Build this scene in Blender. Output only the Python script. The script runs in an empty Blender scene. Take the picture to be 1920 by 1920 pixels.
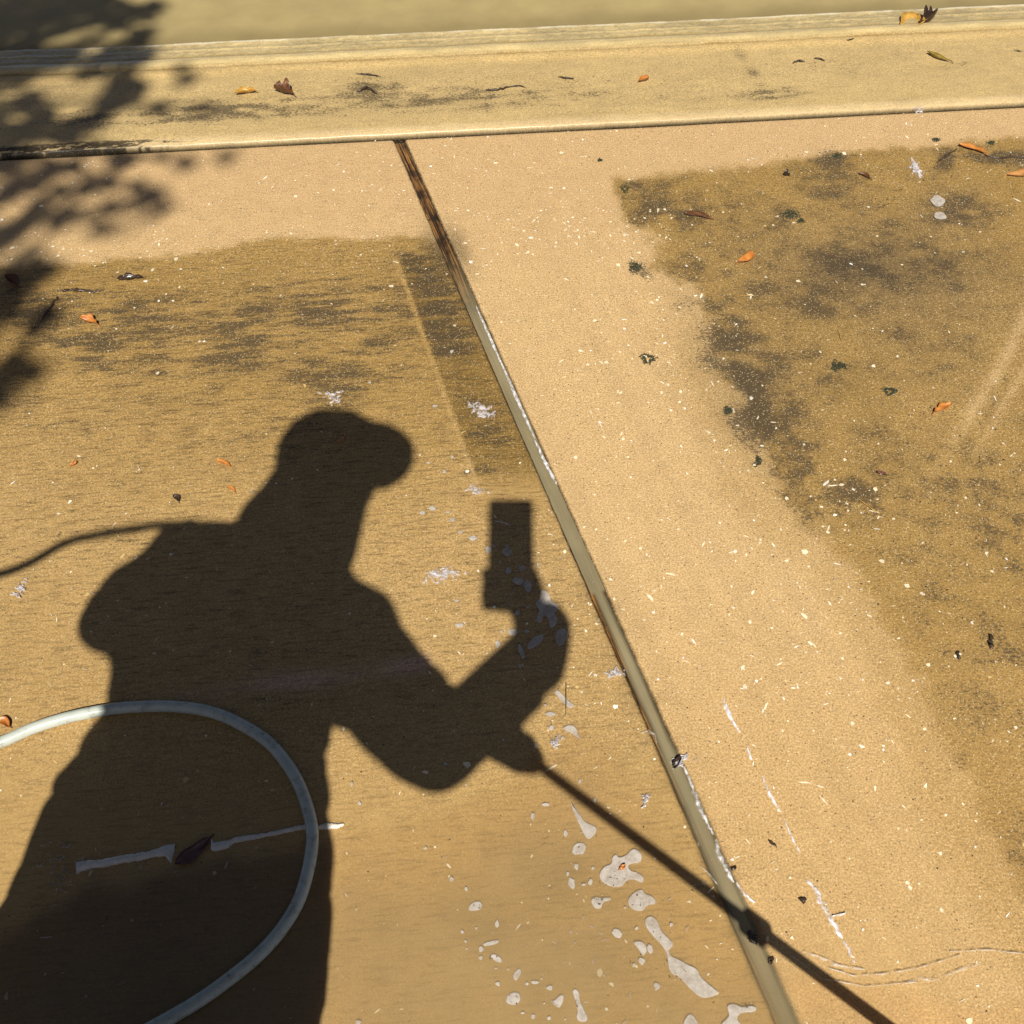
import bpy, bmesh, math, random
import numpy as np
from mathutils import Vector, Matrix

# ------------------------------------------------------------------ camera, sky, sun, exposure
SC = bpy.context.scene
F = 1923.0                                   # focal length in photo pixels (1920 wide)
PITCH = math.radians(52.0)
DIST = 1.80
SE, CE = math.sin(PITCH), math.cos(PITCH)
CAM = np.array([0.0, 0.0, DIST * SE])
UPC = np.array([0.0, SE, CE]); FWD = np.array([0.0, CE, -SE])

cd = bpy.data.cameras.new("camera")
cam = bpy.data.objects.new("camera", cd); SC.collection.objects.link(cam)
cam.location = CAM; cam.rotation_euler = (math.radians(90) - PITCH, 0, 0)
cd.sensor_fit = 'HORIZONTAL'; cd.angle_x = 2 * math.atan(960 / F)
cd.clip_start = 0.005; cd.clip_end = 800
SC.camera = cam

# sunlight travels almost along the line of sight: the phone's shadow is in the middle of the picture
sd = FWD + UPC * ((960 - 974) / F); sd /= np.linalg.norm(sd)
SUN_D = sd
SUN_EL = math.asin(-sd[2])
W = bpy.data.worlds.new("World"); SC.world = W; W.use_nodes = True
nt = W.node_tree; bg = nt.nodes['Background']
sky = nt.nodes.new('ShaderNodeTexSky'); sky.sky_type = 'NISHITA'; sky.sun_disc = False
sky.sun_elevation = SUN_EL; sky.sun_rotation = math.pi
sky.air_density = 0.45; sky.dust_density = 1.1; sky.ozone_density = 0.5
nt.links.new(sky.outputs[0], bg.inputs[0]); bg.inputs[1].default_value = 0.05
sl = bpy.data.lights.new("sun", 'SUN'); sun = bpy.data.objects.new("sun", sl); SC.collection.objects.link(sun)
sl.energy = 5.0; sl.angle = math.radians(0.55); sl.color = (1.0, 0.975, 0.93)
sun.rotation_euler = Vector(SUN_D).to_track_quat('-Z', 'Y').to_euler(); sun.location = (0, -4, 8)
SC.view_settings.view_transform = 'Standard'; SC.view_settings.look = 'None'
SC.view_settings.exposure = 0.25; SC.view_settings.gamma = 1.0
SC.cycles.max_bounces = 6; SC.cycles.transparent_max_bounces = 12
SC.cycles.use_denoising = True

RNG = np.random.default_rng(7)
random.seed(7)

# ------------------------------------------------------------------ pixel <-> ground
def gp(px, py, z0=0.0):
    x = (np.asarray(px, float) - 960) / F; y = (960 - np.asarray(py, float)) / F
    dx = x; dy = y * UPC[1] + FWD[1]; dz = y * UPC[2] + FWD[2]
    t = (z0 - CAM[2]) / dz
    return np.stack([dx * t, dy * t, np.full_like(np.asarray(t, float), z0)], -1)
def to_px(P):
    d = P - CAM
    z = np.maximum(d @ FWD, 0.05)
    return 960 + F * d[..., 0] / z, 960 - F * (d @ UPC) / z
def sunpt(px, py, H):
    """point at height H whose shadow falls on ground pixel px,py"""
    return gp(px, py) - SUN_D * (H / -SUN_D[2])
def mpp(px, py):
    g = gp(px, py); return float((g - CAM) @ FWD) / F

# ------------------------------------------------------------------ numpy noise
def _h(ix, iy, s):
    n = (ix.astype(np.int64) * 374761393 + iy.astype(np.int64) * 668265263 + s * 982451653) & 0x7fffffff
    n = ((n ^ (n >> 13)) * 1274126177) & 0x7fffffff
    return ((n ^ (n >> 16)) & 0xffff) / 65535.0
def vn(x, y, s=0):
    ix = np.floor(x); iy = np.floor(y); fx = x - ix; fy = y - iy
    fx = fx * fx * (3 - 2 * fx); fy = fy * fy * (3 - 2 * fy)
    a = _h(ix, iy, s); b = _h(ix + 1, iy, s); c = _h(ix, iy + 1, s); d = _h(ix + 1, iy + 1, s)
    return (a * (1 - fx) + b * fx) * (1 - fy) + (c * (1 - fx) + d * fx) * fy
def fbm(x, y, s=0, o=4, g=.5):
    t = 0; a = 1; n = 0
    for k in range(o):
        t = t + a * vn(x * 2 ** k, y * 2 ** k, s + 17 * k); n += a; a *= g
    return t / n
def sdpoly(x, y, P):
    """signed distance, positive inside"""
    P = np.asarray(P, float); d = np.full(x.shape, 1e18); ins = np.zeros(x.shape, bool)
    for i in range(len(P)):
        a = P[i]; b = P[(i + 1) % len(P)]; e = b - a
        wx = x - a[0]; wy = y - a[1]
        t = np.clip((wx * e[0] + wy * e[1]) / (e @ e), 0, 1)
        d = np.minimum(d, (wx - e[0] * t) ** 2 + (wy - e[1] * t) ** 2)
        c = ((a[1] > y) != (b[1] > y)) & (x < (b[0] - a[0]) * (y - a[1]) / (b[1] - a[1] + 1e-12) + a[0])
        ins ^= c
    d = np.sqrt(d); return np.where(ins, d, -d)
def ss(x, a, b):
    t = np.clip((x - a) / (b - a), 0, 1); return t * t * (3 - 2 * t)
def blob(x, y, cx, cy, rx, ry, ang=0.0):
    c, s = math.cos(math.radians(ang)), math.sin(math.radians(ang))
    u = ((x - cx) * c + (y - cy) * s) / rx; v = (-(x - cx) * s + (y - cy) * c) / ry
    return np.exp(-(u * u + v * v))
def seg(x, y, pts):
    d = np.full(x.shape, 1e18)
    for a, b in zip(pts[:-1], pts[1:]):
        ax, ay = a; ex, ey = b[0] - ax, b[1] - ay
        t = np.clip(((x - ax) * ex + (y - ay) * ey) / (ex * ex + ey * ey), 0, 1)
        d = np.minimum(d, np.hypot(x - ax - ex * t, y - ay - ey * t))
    return d

# ------------------------------------------------------------------ object helpers
def link(name, me, mat=None, parent=None, smooth=False):
    o = bpy.data.objects.new(name, me); SC.collection.objects.link(o)
    if mat is not None:
        for m in (mat if isinstance(mat, (list, tuple)) else [mat]): me.materials.append(m)
    if parent: o.parent = parent
    if smooth: me.polygons.foreach_set('use_smooth', [True] * len(me.polygons))
    return o
def mesh(verts, faces, name="mesh"):
    me = bpy.data.meshes.new(name)
    me.from_pydata([tuple(map(float, v)) for v in verts], [], [tuple(int(i) for i in f) for f in faces]); me.update(); return me
def tag(o, label, cat, group=None):
    o['label'] = label; o['category'] = cat
    if group: o['group'] = group
    return o
def struct(o, kind='structure', label=None, cat=None):
    o['kind'] = kind
    if label: o['label'] = label
    if cat: o['category'] = cat
    return o
def empty(name, loc):
    o = bpy.data.objects.new(name, None); SC.collection.objects.link(o); o.location = loc; return o
def setattr_col(me, name, arr):
    a = me.attributes.new(name, 'FLOAT_COLOR', 'POINT')
    a.data.foreach_set('color', np.ascontiguousarray(arr, dtype=np.float32).ravel())

# ------------------------------------------------------------------ materials
def newmat(name):
    m = bpy.data.materials.new(name); m.use_nodes = True
    t = m.node_tree; return m, t, t.nodes['Principled BSDF']
class N:
    """tiny node-graph helper"""
    def __init__(s, t): s.t = t
    def n(s, typ, **kw):
        nd = s.t.nodes.new(typ)
        for k, v in kw.items(): setattr(nd, k, v)
        return nd
    def l(s, a, b): s.t.links.new(a, b)
    def val(s, inp, v):
        if hasattr(v, 'is_output'): s.l(v, inp)
        else: inp.default_value = v
    def math(s, op, a, b=0.0, c=None, clamp=False):
        nd = s.n('ShaderNodeMath', operation=op, use_clamp=clamp)
        s.val(nd.inputs[0], a); s.val(nd.inputs[1], b)
        if c is not None: s.val(nd.inputs[2], c)
        return nd.outputs[0]
    def mr(s, v, a, b, c, d, smooth=False):
        nd = s.n('ShaderNodeMapRange'); nd.interpolation_type = 'SMOOTHSTEP' if smooth else 'LINEAR'
        s.val(nd.inputs[0], v)
        for i, q in zip((1, 2, 3, 4), (a, b, c, d)): nd.inputs[i].default_value = q
        return nd.outputs[0]
    def mix(s, f, a, b, blend='MIX'):
        nd = s.n('ShaderNodeMix', data_type='RGBA', blend_type=blend); nd.clamp_factor = True
        s.val(nd.inputs[0], f); s.val(nd.inputs[6], a); s.val(nd.inputs[7], b); return nd.outputs[2]
    def noise(s, vec, scale, detail=3, rough=.55):
        nd = s.n('ShaderNodeTexNoise'); s.l(vec, nd.inputs['Vector'])
        nd.inputs['Scale'].default_value = scale; nd.inputs['Detail'].default_value = detail; nd.inputs['Roughness'].default_value = rough
        return nd.outputs['Fac']
    def voro(s, vec, scale, feature='F1'):
        nd = s.n('ShaderNodeTexVoronoi', feature=feature); s.l(vec, nd.inputs['Vector']); nd.inputs['Scale'].default_value = scale
        return nd.outputs['Distance'], nd.outputs['Color']
    def coord(s): return s.n('ShaderNodeTexCoord').outputs['Object']
    def sep(s, c):
        nd = s.n('ShaderNodeSeparateColor'); s.l(c, nd.inputs[0]); return nd.outputs

LIP_A, LIP_B = gp(0, 285), gp(1920, 186)
GD = (LIP_B - LIP_A)[:2]; GD = GD / np.linalg.norm(GD)          # along the kerb
GN = np.array([-GD[1], GD[0]])                                  # away from the driveway
JA, JB = gp(746.8, 257), gp(1446, 1850)
JD = (JB - JA)[:2]; JL = np.linalg.norm(JD); JD = JD / JL       # along the expansion joint, towards us
GANG = math.atan2(GD[1], GD[0])

def concrete():
    m, t, p = newmat("sandy_concrete"); k = N(t)
    co = k.coord()
    base = k.n('ShaderNodeAttribute', attribute_name='base').outputs['Color']
    man = k.n('ShaderNodeAttribute', attribute_name='mask'); msk = k.sep(man.outputs['Color']); film = man.outputs['Alpha']
    algae, strk, wet = msk[0], msk[1], msk[2]
    grain = k.noise(co, 330, 3, .7)
    vd, vc = k.voro(co, 420); vr = k.sep(vc)
    vd2, vc2 = k.voro(co, 210); vr2 = k.sep(vc2)
    mott = k.noise(co, 22, 5, .6)
    mp = k.n('ShaderNodeMapping'); k.l(co, mp.inputs[0]); mp.vector_type = 'TEXTURE'
    mp.inputs['Rotation'].default_value = (0, 0, GANG); mp.inputs['Scale'].default_value = (1 / 26, 1 / 190, 1)
    streak = k.noise(mp.outputs[0], 1.0, 4, .68)
    mp2 = k.n('ShaderNodeMapping'); k.l(co, mp2.inputs[0]); mp2.vector_type = 'TEXTURE'
    mp2.inputs['Rotation'].default_value = (0, 0, GANG); mp2.inputs['Scale'].default_value = (1 / 130, 1 / 210, 1)
    worm = k.noise(mp2.outputs[0], 1.0, 5, .78)
    crisp = k.math('SUBTRACT', 1.0, k.math('MULTIPLY', wet, .75))           # grain is softer under water
    amp = lambda v: k.math('ADD', 1.0, k.math('MULTIPLY', k.math('SUBTRACT', v, 1.0), crisp))
    g = amp(k.mr(grain, .30, .70, .48, 1.50))
    g = k.math('MULTIPLY', g, k.mr(mott, .3, .7, .93, 1.07))
    wa = k.math('MULTIPLY', k.math('ADD', k.math('MULTIPLY', film, .75), .22), crisp)
    g = k.math('MULTIPLY', g, k.math('ADD', 1.0, k.math('MULTIPLY', k.mr(worm, .33, .67, -.62, .62), wa)))
    # broom finish: dark troughs
    st = k.math('MULTIPLY', k.mr(streak, .50, .66, 0, 1), strk)
    g = k.math('MULTIPLY', g, k.math('SUBTRACT', 1.0, k.math('MULTIPLY', st, .58)))
    col = k.mix(1.0, base, g, 'MULTIPLY')
    # algae and soot that sit in the pores
    an = k.math('ADD', k.math('MULTIPLY', worm, .74), k.math('MULTIPLY', k.math('ADD', k.math('MULTIPLY', streak, strk), k.math('MULTIPLY', mott, k.math('SUBTRACT', 1.0, strk))), .26))
    af = k.mr(k.math('ADD', an, k.math('MULTIPLY', algae, .36)), .585, .675, 0, 1, True)
    col = k.mix(k.math('MULTIPLY', af, .80), col, (.047, .035, .021, 1))
    # pale shell and quartz grains, dark pores
    bf = k.math('MULTIPLY', k.math('GREATER_THAN', vr[0], .84), k.mr(vd, .30, .50, 1, 0))
    col = k.mix(k.math('MULTIPLY', bf, k.math('MULTIPLY', crisp, .56)), col, (.80, .62, .33, 1))
    of = k.math('MULTIPLY', k.math('GREATER_THAN', vr[1], .93), k.mr(vd, .30, .48, 1, 0))
    col = k.mix(k.math('MULTIPLY', of, k.math('MULTIPLY', crisp, .6)), col, (.36, .17, .045, 1))
    df = k.math('MULTIPLY', k.math('GREATER_THAN', vr2[0], .93), k.mr(vd2, .18, .34, 1, 0))
    col = k.mix(k.math('MULTIPLY', df, k.math('MULTIPLY', crisp, .85)), col, (.045, .028, .014, 1))
    k.l(col, p.inputs['Base Color'])
    r = k.math('SUBTRACT', k.mr(grain, .3, .7, .50, .68), k.math('MULTIPLY', wet, .42), clamp=True)
    k.l(r, p.inputs['Roughness'])
    p.inputs['Specular IOR Level'].default_value = .35
    b = k.n('ShaderNodeBump'); b.inputs['Distance'].default_value = .0011
    k.l(k.math('MULTIPLY', crisp, .75), b.inputs['Strength'])
    hh = k.math('ADD', k.math('MULTIPLY', grain, .9), k.math('MULTIPLY', streak, .5))
    k.l(k.math('SUBTRACT', hh, k.math('MULTIPLY', df, .5)), b.inputs['Height'])
    k.l(b.outputs[0], p.inputs['Normal'])
    return m
def shellmat():
    m, t, p = newmat("shell_chips"); k = N(t); co = k.coord()
    base = k.n('ShaderNodeAttribute', attribute_name='base').outputs['Color']
    g = k.mr(k.noise(co, 260, 2), .3, .7, .85, 1.1)
    k.l(k.mix(1.0, base, g, 'MULTIPLY'), p.inputs['Base Color']); p.inputs['Roughness'].default_value = .45
    return m
def simple(name, col, rough=.5, var=.2, scale=60, col2=None, bump=0.0, spec=.5):
    m, t, p = newmat(name); k = N(t); co = k.coord()
    n = k.noise(co, scale, 4, .6)
    c2 = col2 if col2 else tuple(c * (1 - var) for c in col)
    k.l(k.mix(k.mr(n, .35, .65, 0, 1), (*col, 1), (*c2, 1)), p.inputs['Base Color'])
    p.inputs['Roughness'].default_value = rough; p.inputs['Specular IOR Level'].default_value = spec
    if bump:
        b = k.n('ShaderNodeBump'); b.inputs['Distance'].default_value = bump; k.l(n, b.inputs['Height']); k.l(b.outputs[0], p.inputs['Normal'])
    return m
def watermat(name, mud, fallback=None, rough=.03, ripple=40, rip=.0006):
    """muddy water sheet: see-through film with silt in it and a reflecting surface; attribute 'silt' = cloudiness, film edge"""
    m, t, p = newmat(name); k = N(t); co = k.coord()
    a = k.sep(k.n('ShaderNodeAttribute', attribute_name='silt').outputs['Color'])
    dif = k.n('ShaderNodeBsdfDiffuse')
    k.l(k.mix(k.mr(k.noise(co, 9, 4), .3, .7, 0, 1), (*mud, 1), (*[c * .82 for c in mud], 1)), dif.inputs[0])
    tr = k.n('ShaderNodeBsdfTransparent')
    mx = k.n('ShaderNodeMixShader'); k.l(a[0], mx.inputs[0]); k.l(tr.outputs[0], mx.inputs[1]); k.l(dif.outputs[0], mx.inputs[2])
    gl = k.n('ShaderNodeBsdfGlossy'); gl.inputs['Roughness'].default_value = rough
    bp = k.n('ShaderNodeBump'); bp.inputs['Distance'].default_value = rip
    k.l(k.noise(co, ripple, 3), bp.inputs['Height']); k.l(bp.outputs[0], gl.inputs['Normal'])
    fr = k.n('ShaderNodeFresnel'); fr.inputs[0].default_value = 1.33
    mg = k.n('ShaderNodeMixShader'); k.l(k.math('MULTIPLY', fr.outputs[0], a[1]), mg.inputs[0])
    k.l(mx.outputs[0], mg.inputs[1]); k.l(gl.outputs[0], mg.inputs[2])
    k.l(mg.outputs[0], t.nodes['Material Output'].inputs[0])
    return m

M_CON = concrete(); M_SHELL = shellmat()

# ------------------------------------------------------------------ the driveway's dirt, in albedo (linear)
CLEAN = np.array([.515, .338, .150]); DIRTY = np.array([.300, .178, .046]); SOOT = np.array([.15, .102, .048])
R_DIRT = [(1145, 334), (1300, 318), (1500, 298), (1700, 272), (1960, 252), (2700, 190), (2700, 2500), (2200, 2150), (1960, 1760), (1850, 1580),
          (1760, 1400), (1680, 1240), (1590, 1080), (1500, 985), (1425, 900), (1395, 760), (1330, 620), (1245, 500), (1170, 430)]
L_DIRT = [(-1500, 640), (0, 500), (200, 487), (350, 470), (480, 453), (600, 443), (760, 446), (822, 452), (860, 530), (1560, 2100), (1700, 2900), (-2500, 2900)]
R_ALG = [(1310, 545, 70, 60, 50, .7), (1360, 640, 60, 60, 60, .8), (1440, 790, 75, 70, 50, .8), (1480, 700, 110, 80, 40, .45), (1520, 900, 75, 55, 35, .8), (1570, 975, 50, 28, 20, .85), (1600, 930, 60, 40, 30, .7), (1660, 840, 170, 120, 0, .28), (1560, 440, 260, 130, 0, .32), (1780, 620, 160, 120, 0, .26), (1850, 900, 120, 150, 0, .36), (1700, 1020, 120, 80, 30, .36), (1840, 1330, 130, 130, 0, .32), (1905, 1560, 60, 120, 0, .25), (1240, 400, 80, 60, 0, .45), (1640, 500, 210, 55, 8, .55), (1560, 560, 130, 50, 0, .45), (1330, 590, 60, 110, -25, .5), (1405, 720, 34, 75, -25, .85), (1470, 800, 70, 50, 20, .75),
         (1500, 880, 45, 35, 30, .85), (1545, 950, 50, 40, 35, .95), (1450, 870, 25, 25, 0, .8), (1300, 400, 90, 45, 0, .5), (1400, 520, 130, 60, 0, .4), (1480, 410, 90, 40, 0, .35),
         (1560, 300, 60, 30, 30, .5), (1570, 350, 110, 40, 0, .4), (1790, 400, 60, 40, 10, .7), (1770, 470, 110, 50, 0, .4), (1850, 290, 110, 14, 8, .75), (1770, 305, 30, 14, -40, .9),
         (1810, 930, 200, 120, 0, .35), (1830, 780, 150, 80, 0, .3), (1880, 1000, 90, 60, 0, .4), (1700, 880, 160, 60, 0, .35), (1850, 1100, 110, 70, 0, .35), (1770, 1120, 90, 40, 0, .35),
         (1720, 690, 110, 40, 0, .3), (1195, 505, 28, 16, 30, .85), (1185, 350, 18, 10, 0, .7), (1110, 450, 60, 16, 35, .2), (1365, 770, 12, 10, 0, .7),
         (1880, 1250, 120, 120, 0, .4), (1420, 860, 12, 20, 0, .8), (1350, 480, 60, 30, 0, .35), (1690, 620, 160, 40, 0, .3)]
L_ALG = [(560, 600, 300, 70, -5, .55), (200, 600, 260, 60, 0, .55), (640, 700, 140, 60, -5, .5), (380, 680, 260, 50, -5, .45), (120, 780, 240, 70, 0, .36), (500, 820, 200, 60, 0, .34), (820, 580, 50, 90, 0, .55), (900, 820, 60, 90, 0, .4), (200, 1020, 200, 60, 0, .25), (620, 590, 150, 32, -6, .75), (520, 640, 150, 36, -4, .6), (680, 655, 80, 40, -6, .6), (300, 600, 170, 36, -4, .45), (140, 650, 90, 30, 0, .9), (165, 680, 60, 22, 10, .7),
         (250, 570, 90, 16, 0, .5), (60, 580, 60, 60, 0, .5), (660, 540, 100, 30, 0, .45), (560, 560, 120, 24, -4, .45), (800, 520, 40, 26, 40, .8), (840, 640, 55, 70, 0, .5), (780, 490, 50, 14, 10, .7),
         (905, 880, 60, 22, -5, .6), (880, 760, 60, 60, 0, .3), (300, 720, 200, 60, -5, .35), (330, 860, 180, 40, 0, .22), (450, 760, 160, 40, 0, .22), (1010, 1590, 30, 60, 0, .5), (1030, 1660, 60, 60, 0, .45),
         (1090, 1800, 50, 50, 0, .35), (900, 1740, 60, 40, 0, .3), (420, 1230, 250, 22, -2, .35), (620, 1310, 160, 24, -4, .35), (500, 1130, 260, 30, -3, .2), (150, 910, 160, 30, 0, .2),
         (1160, 1130, 40, 40, 30, .2), (1000, 1050, 40, 60, 0, .25)]

def dirt_fields(P):
    """P world xyz array -> base colour, mask (algae, broom streaks, wetness)"""
    x, y = to_px(P); wx, wy = P[:, 0], P[:, 1]
    n1 = fbm(wx * 9, wy * 9, 3, 4); n2 = fbm(wx * 40, wy * 40, 5, 3); n3 = fbm(wx * 2.3, wy * 2.3, 9, 3)
    jx = 749 + (y - 262) * (1446 - 749) / (1850 - 262)
    right = x > jx
    sr = sdpoly(x, y, R_DIRT) + (n1 - .5) * np.where(y > 1000, 46, 80) + (n2 - .5) * 36
    top = (y < 420) & right
    sr_top = sdpoly(x, y, R_DIRT) + (n1 - .5) * 14 + (n2 - .5) * 14
    soft = np.where(y > 950, 34, 20)
    dR = np.where(top, ss(sr_top, -8, 12), ss(sr / soft, -1, 1))
    half = ss(sr + 95 + (n3 - .5) * 60, -30, 60) * ss(y, 430, 700) * .36
    sL = sdpoly(x, y, L_DIRT) + (n1 - .5) * 22 + (n2 - .5) * 16
    dL = ss(sL, -7, 10) * (.90 - .36 * ss(y, 640, 1100))
    d = np.where(right, np.maximum(dR * (.92 - .18 * ss(y, 900, 1500)), half), dL)
    # strip beside the joint that the washer passed over once: sharp edge on its left
    score = [(748, 490), (842, 470), (1110, 1080), (1010, 1110), (905, 930)]
    sS = sdpoly(x, y, score)
    inS = ss(sS, -2, 3) * (~right) * (1 - ss(y, 860, 930))
    d = d + inS * .24
    lightedge = np.exp(-((seg(x, y, [(744, 490), (902, 928)])) / 5) ** 2) * (~right)
    d = d - .16 * lightedge
    # pale tyre-like sweeps at the far right
    tr = np.exp(-(seg(x, y, [(1945, 545), (1880, 680), (1745, 900)]) / 13) ** 2) + .8 * np.exp(-(seg(x, y, [(1990, 590), (1905, 720), (1800, 905)]) / 9) ** 2)
    tr = tr * (.55 + .9 * (n2 - .35)) * ss(y, 930, 700)
    d = d - np.clip(tr, 0, 1) * .80
    d = np.clip(d + (n3 - .5) * .16 + (n1 - .5) * .10 * np.clip(d * 3, 0, 1), 0, 1)
    base = CLEAN * (1 - d[:, None]) + DIRTY * d[:, None]
    # clean concrete is pinker in the far band, sandier near us
    pink = (ss(y, 560, 330) * (1 - d))[:, None]
    base = base * (1 - pink) + base * np.array([.985, .97, 1.0]) * pink
    near = (ss(y, 1000, 1500) * right)[:, None]
    base = base * (1 + near * (np.array([.96, .93, .86]) - 1))
    acr = (x - jx) / (y + 1500) * 2400
    stripe = (vn(acr / 34 + .5 * n3, wy * .8, 91) - .5) * .10 + (vn(acr / 11, wy * 2.2, 92) - .5) * .05
    base = base * (1 + stripe * right * (1 - .6 * d) * ss(y, 280, 420))[:, None]
    alg = np.zeros(len(P)); soot = np.zeros(len(P))
    for L, side in ((R_ALG, right), (L_ALG, ~right)):
        for cx, cy, rx, ry, a, s in L:
            b = blob(x, y, cx, cy, rx * 1.15, ry * 1.15, a) * s * side
            alg = np.maximum(alg, b)
    gs = wx * GD[0] + wy * GD[1]; gt = wx * GN[0] + wy * GN[1]
    n4 = np.where(right, fbm(wx * 26, wy * 34, 7, 4, .6), fbm(gs * 16, gt * 85, 8, 4, .62))
    rough = np.where(right, np.clip(.66 + 1.1 * (n1 - .5) + 1.5 * (n4 - .5), .05, 1.3), np.clip(.60 + 1.0 * (n1 - .5) + 1.6 * (n4 - .5), 0, 1.3))
    alg = alg * rough * .86 + np.clip(d - .25, 0, 1) * (.17 + np.where(right, .12, .34) * (n4 - .5) + .22 * (n3 - .5))
    alg = np.clip(alg - .35 * np.clip(tr, 0, 1) - .25 * lightedge, 0, 1)
    sm = blob(x, y, 1650, 510, 240, 75, 8) * .62 + blob(x, y, 1420, 720, 90, 150, -28) * .35 + blob(x, y, 1700, 640, 260, 200) * .16 + blob(x, y, 1780, 400, 60, 40) * .35 + blob(x, y, 1040, 1650, 70, 70) * .30 + blob(x, y, 1075, 1810, 90, 60) * .28 + blob(x, y, 900, 1740, 80, 50) * .25
    sm = np.clip(sm * (.6 + .8 * n1), 0, 1)
    base = base * (1 - sm[:, None]) + SOOT * sm[:, None]
    base = base * (1 - (inS * (.20 + .25 * (n2 - .4)))[:, None])
    # grime along the joint
    jd = np.abs(x - jx)
    gj = np.exp(-np.maximum(jd - 24, 0) / 18) * np.clip(n2 * 1.6 - .55, 0, 1) * .5
    gj = gj * ss(y, 1000, 1150) + np.exp(-((jd - 24) / 26) ** 2) * blob(x, y, 835, 470, 60, 45) * .8
    base = base * (1 - gj[:, None]) + SOOT * .6 * gj[:, None]
    # scrubbed pink streak
    pk = np.exp(-(seg(x, y, [(330, 1300), (470, 1282), (620, 1272), (790, 1243)]) / 17) ** 2) * np.clip(.5 + (n1 - .4) * 2, 0, 1)
    base = base * (1 - .75 * pk[:, None]) + np.array([.60, .36, .25]) * .75 * pk[:, None]
    st = np.where(right, .10, .75 - .3 * ss(y, 1100, 1500)) * (.35 + .65 * np.clip(d * 2, 0, 1))
    st = st + np.where(right, .16 * dR, 0) * ss(y, 1100, 400)
    wet = np.clip(.32 * ss(y, 500, 1300) + .16 * (~right) + .45 * np.where(right, 0, ss(y, 1350, 1560)) + blob(x, y, 1500, 1830, 300, 90) * .4
                  + blob(x, y, 970, 930, 90, 40) * .6 + blob(x, y, 1640, 500, 180, 50) * .6 + (n3 - .5) * .3, 0, 1)
    alg = alg * (1 - .6 * ((~right) & (y > 1500)))
    return np.clip(base, .01, .9), np.stack([alg, np.clip(st, 0, 1), wet, d], -1)

# ------------------------------------------------------------------ chips of shell in the concrete
def chips(n, xr, yr, keep, clustered):
    V, Fc, C = [], [], []
    cx = RNG.uniform(*xr, n); cy = RNG.uniform(*yr, n)
    P = np.stack([cx, cy, np.zeros(n)], -1)
    ok = keep(P); P = P[ok]
    base, mk = dirt_fields(P)
    px, py = to_px(P)
    dens = .55 + .3 * vn(P[:, 0] * 4, P[:, 1] * 4, 77) + .15 * vn(P[:, 0] * 15, P[:, 1] * 15, 78)
    cl = blob(px, py, 1130, 420, 190, 60) * 1.0 + blob(px, py, 1250, 700, 180, 200, 30) * .25 + blob(px, py, 1640, 1180, 300, 220, 45) * .25 + blob(px, py, 180, 470, 220, 30) * .9 + blob(px, py, 1560, 960, 60, 60) * .8
    lum = base.sum(1) / CLEAN.sum()
    pr = np.clip(dens * (.35 + .5 * lum) + cl - .25, .12, 1) * np.where((px < 1000) & (py > 600), .34, .85)
    sel = RNG.random(len(P)) < pr
    P = P[sel]; base = base[sel]; lum = lum[sel]; cl = cl[sel]
    for p, l, c in zip(P, lum, cl):
        r = min(.0021 * math.exp(RNG.normal(-.12, .50)) * (1 + .35 * c), .0066)
        k = int(RNG.integers(5, 8)); el = RNG.uniform(.35, 1.0) if RNG.random() < .72 else RNG.uniform(.12, .3)
        if el < .3: r *= 1.7
        a0 = RNG.uniform(0, 6.28); rot = RNG.uniform(0, 6.28)
        i0 = len(V); z = .0004 + RNG.uniform(0, .0005)
        aa = np.sort(RNG.uniform(0, 6.28, k)) * .45 + np.linspace(0, 6.28, k, endpoint=False) * .55
        rr = r * RNG.uniform(.6, 1.15, k)
        X = rr * np.cos(aa); Y = rr * np.sin(aa) * el
        cr, sr = math.cos(rot), math.sin(rot)
        tint = np.array([.86, .72, .47]) if RNG.random() < .68 else (np.array([.92, .84, .68]) if RNG.random() < .6 else np.array([.62, .42, .17]))
        tint = np.minimum(tint * RNG.uniform(.82, 1.12), .93) * (.62 + .38 * min(l, 1))
        for q in range(k):
            V.append((p[0] + X[q] * cr - Y[q] * sr, p[1] + X[q] * sr + Y[q] * cr, z)); C.append(tint)
        Fc.append(tuple(range(i0, i0 + k)))
    return V, Fc, C

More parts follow.
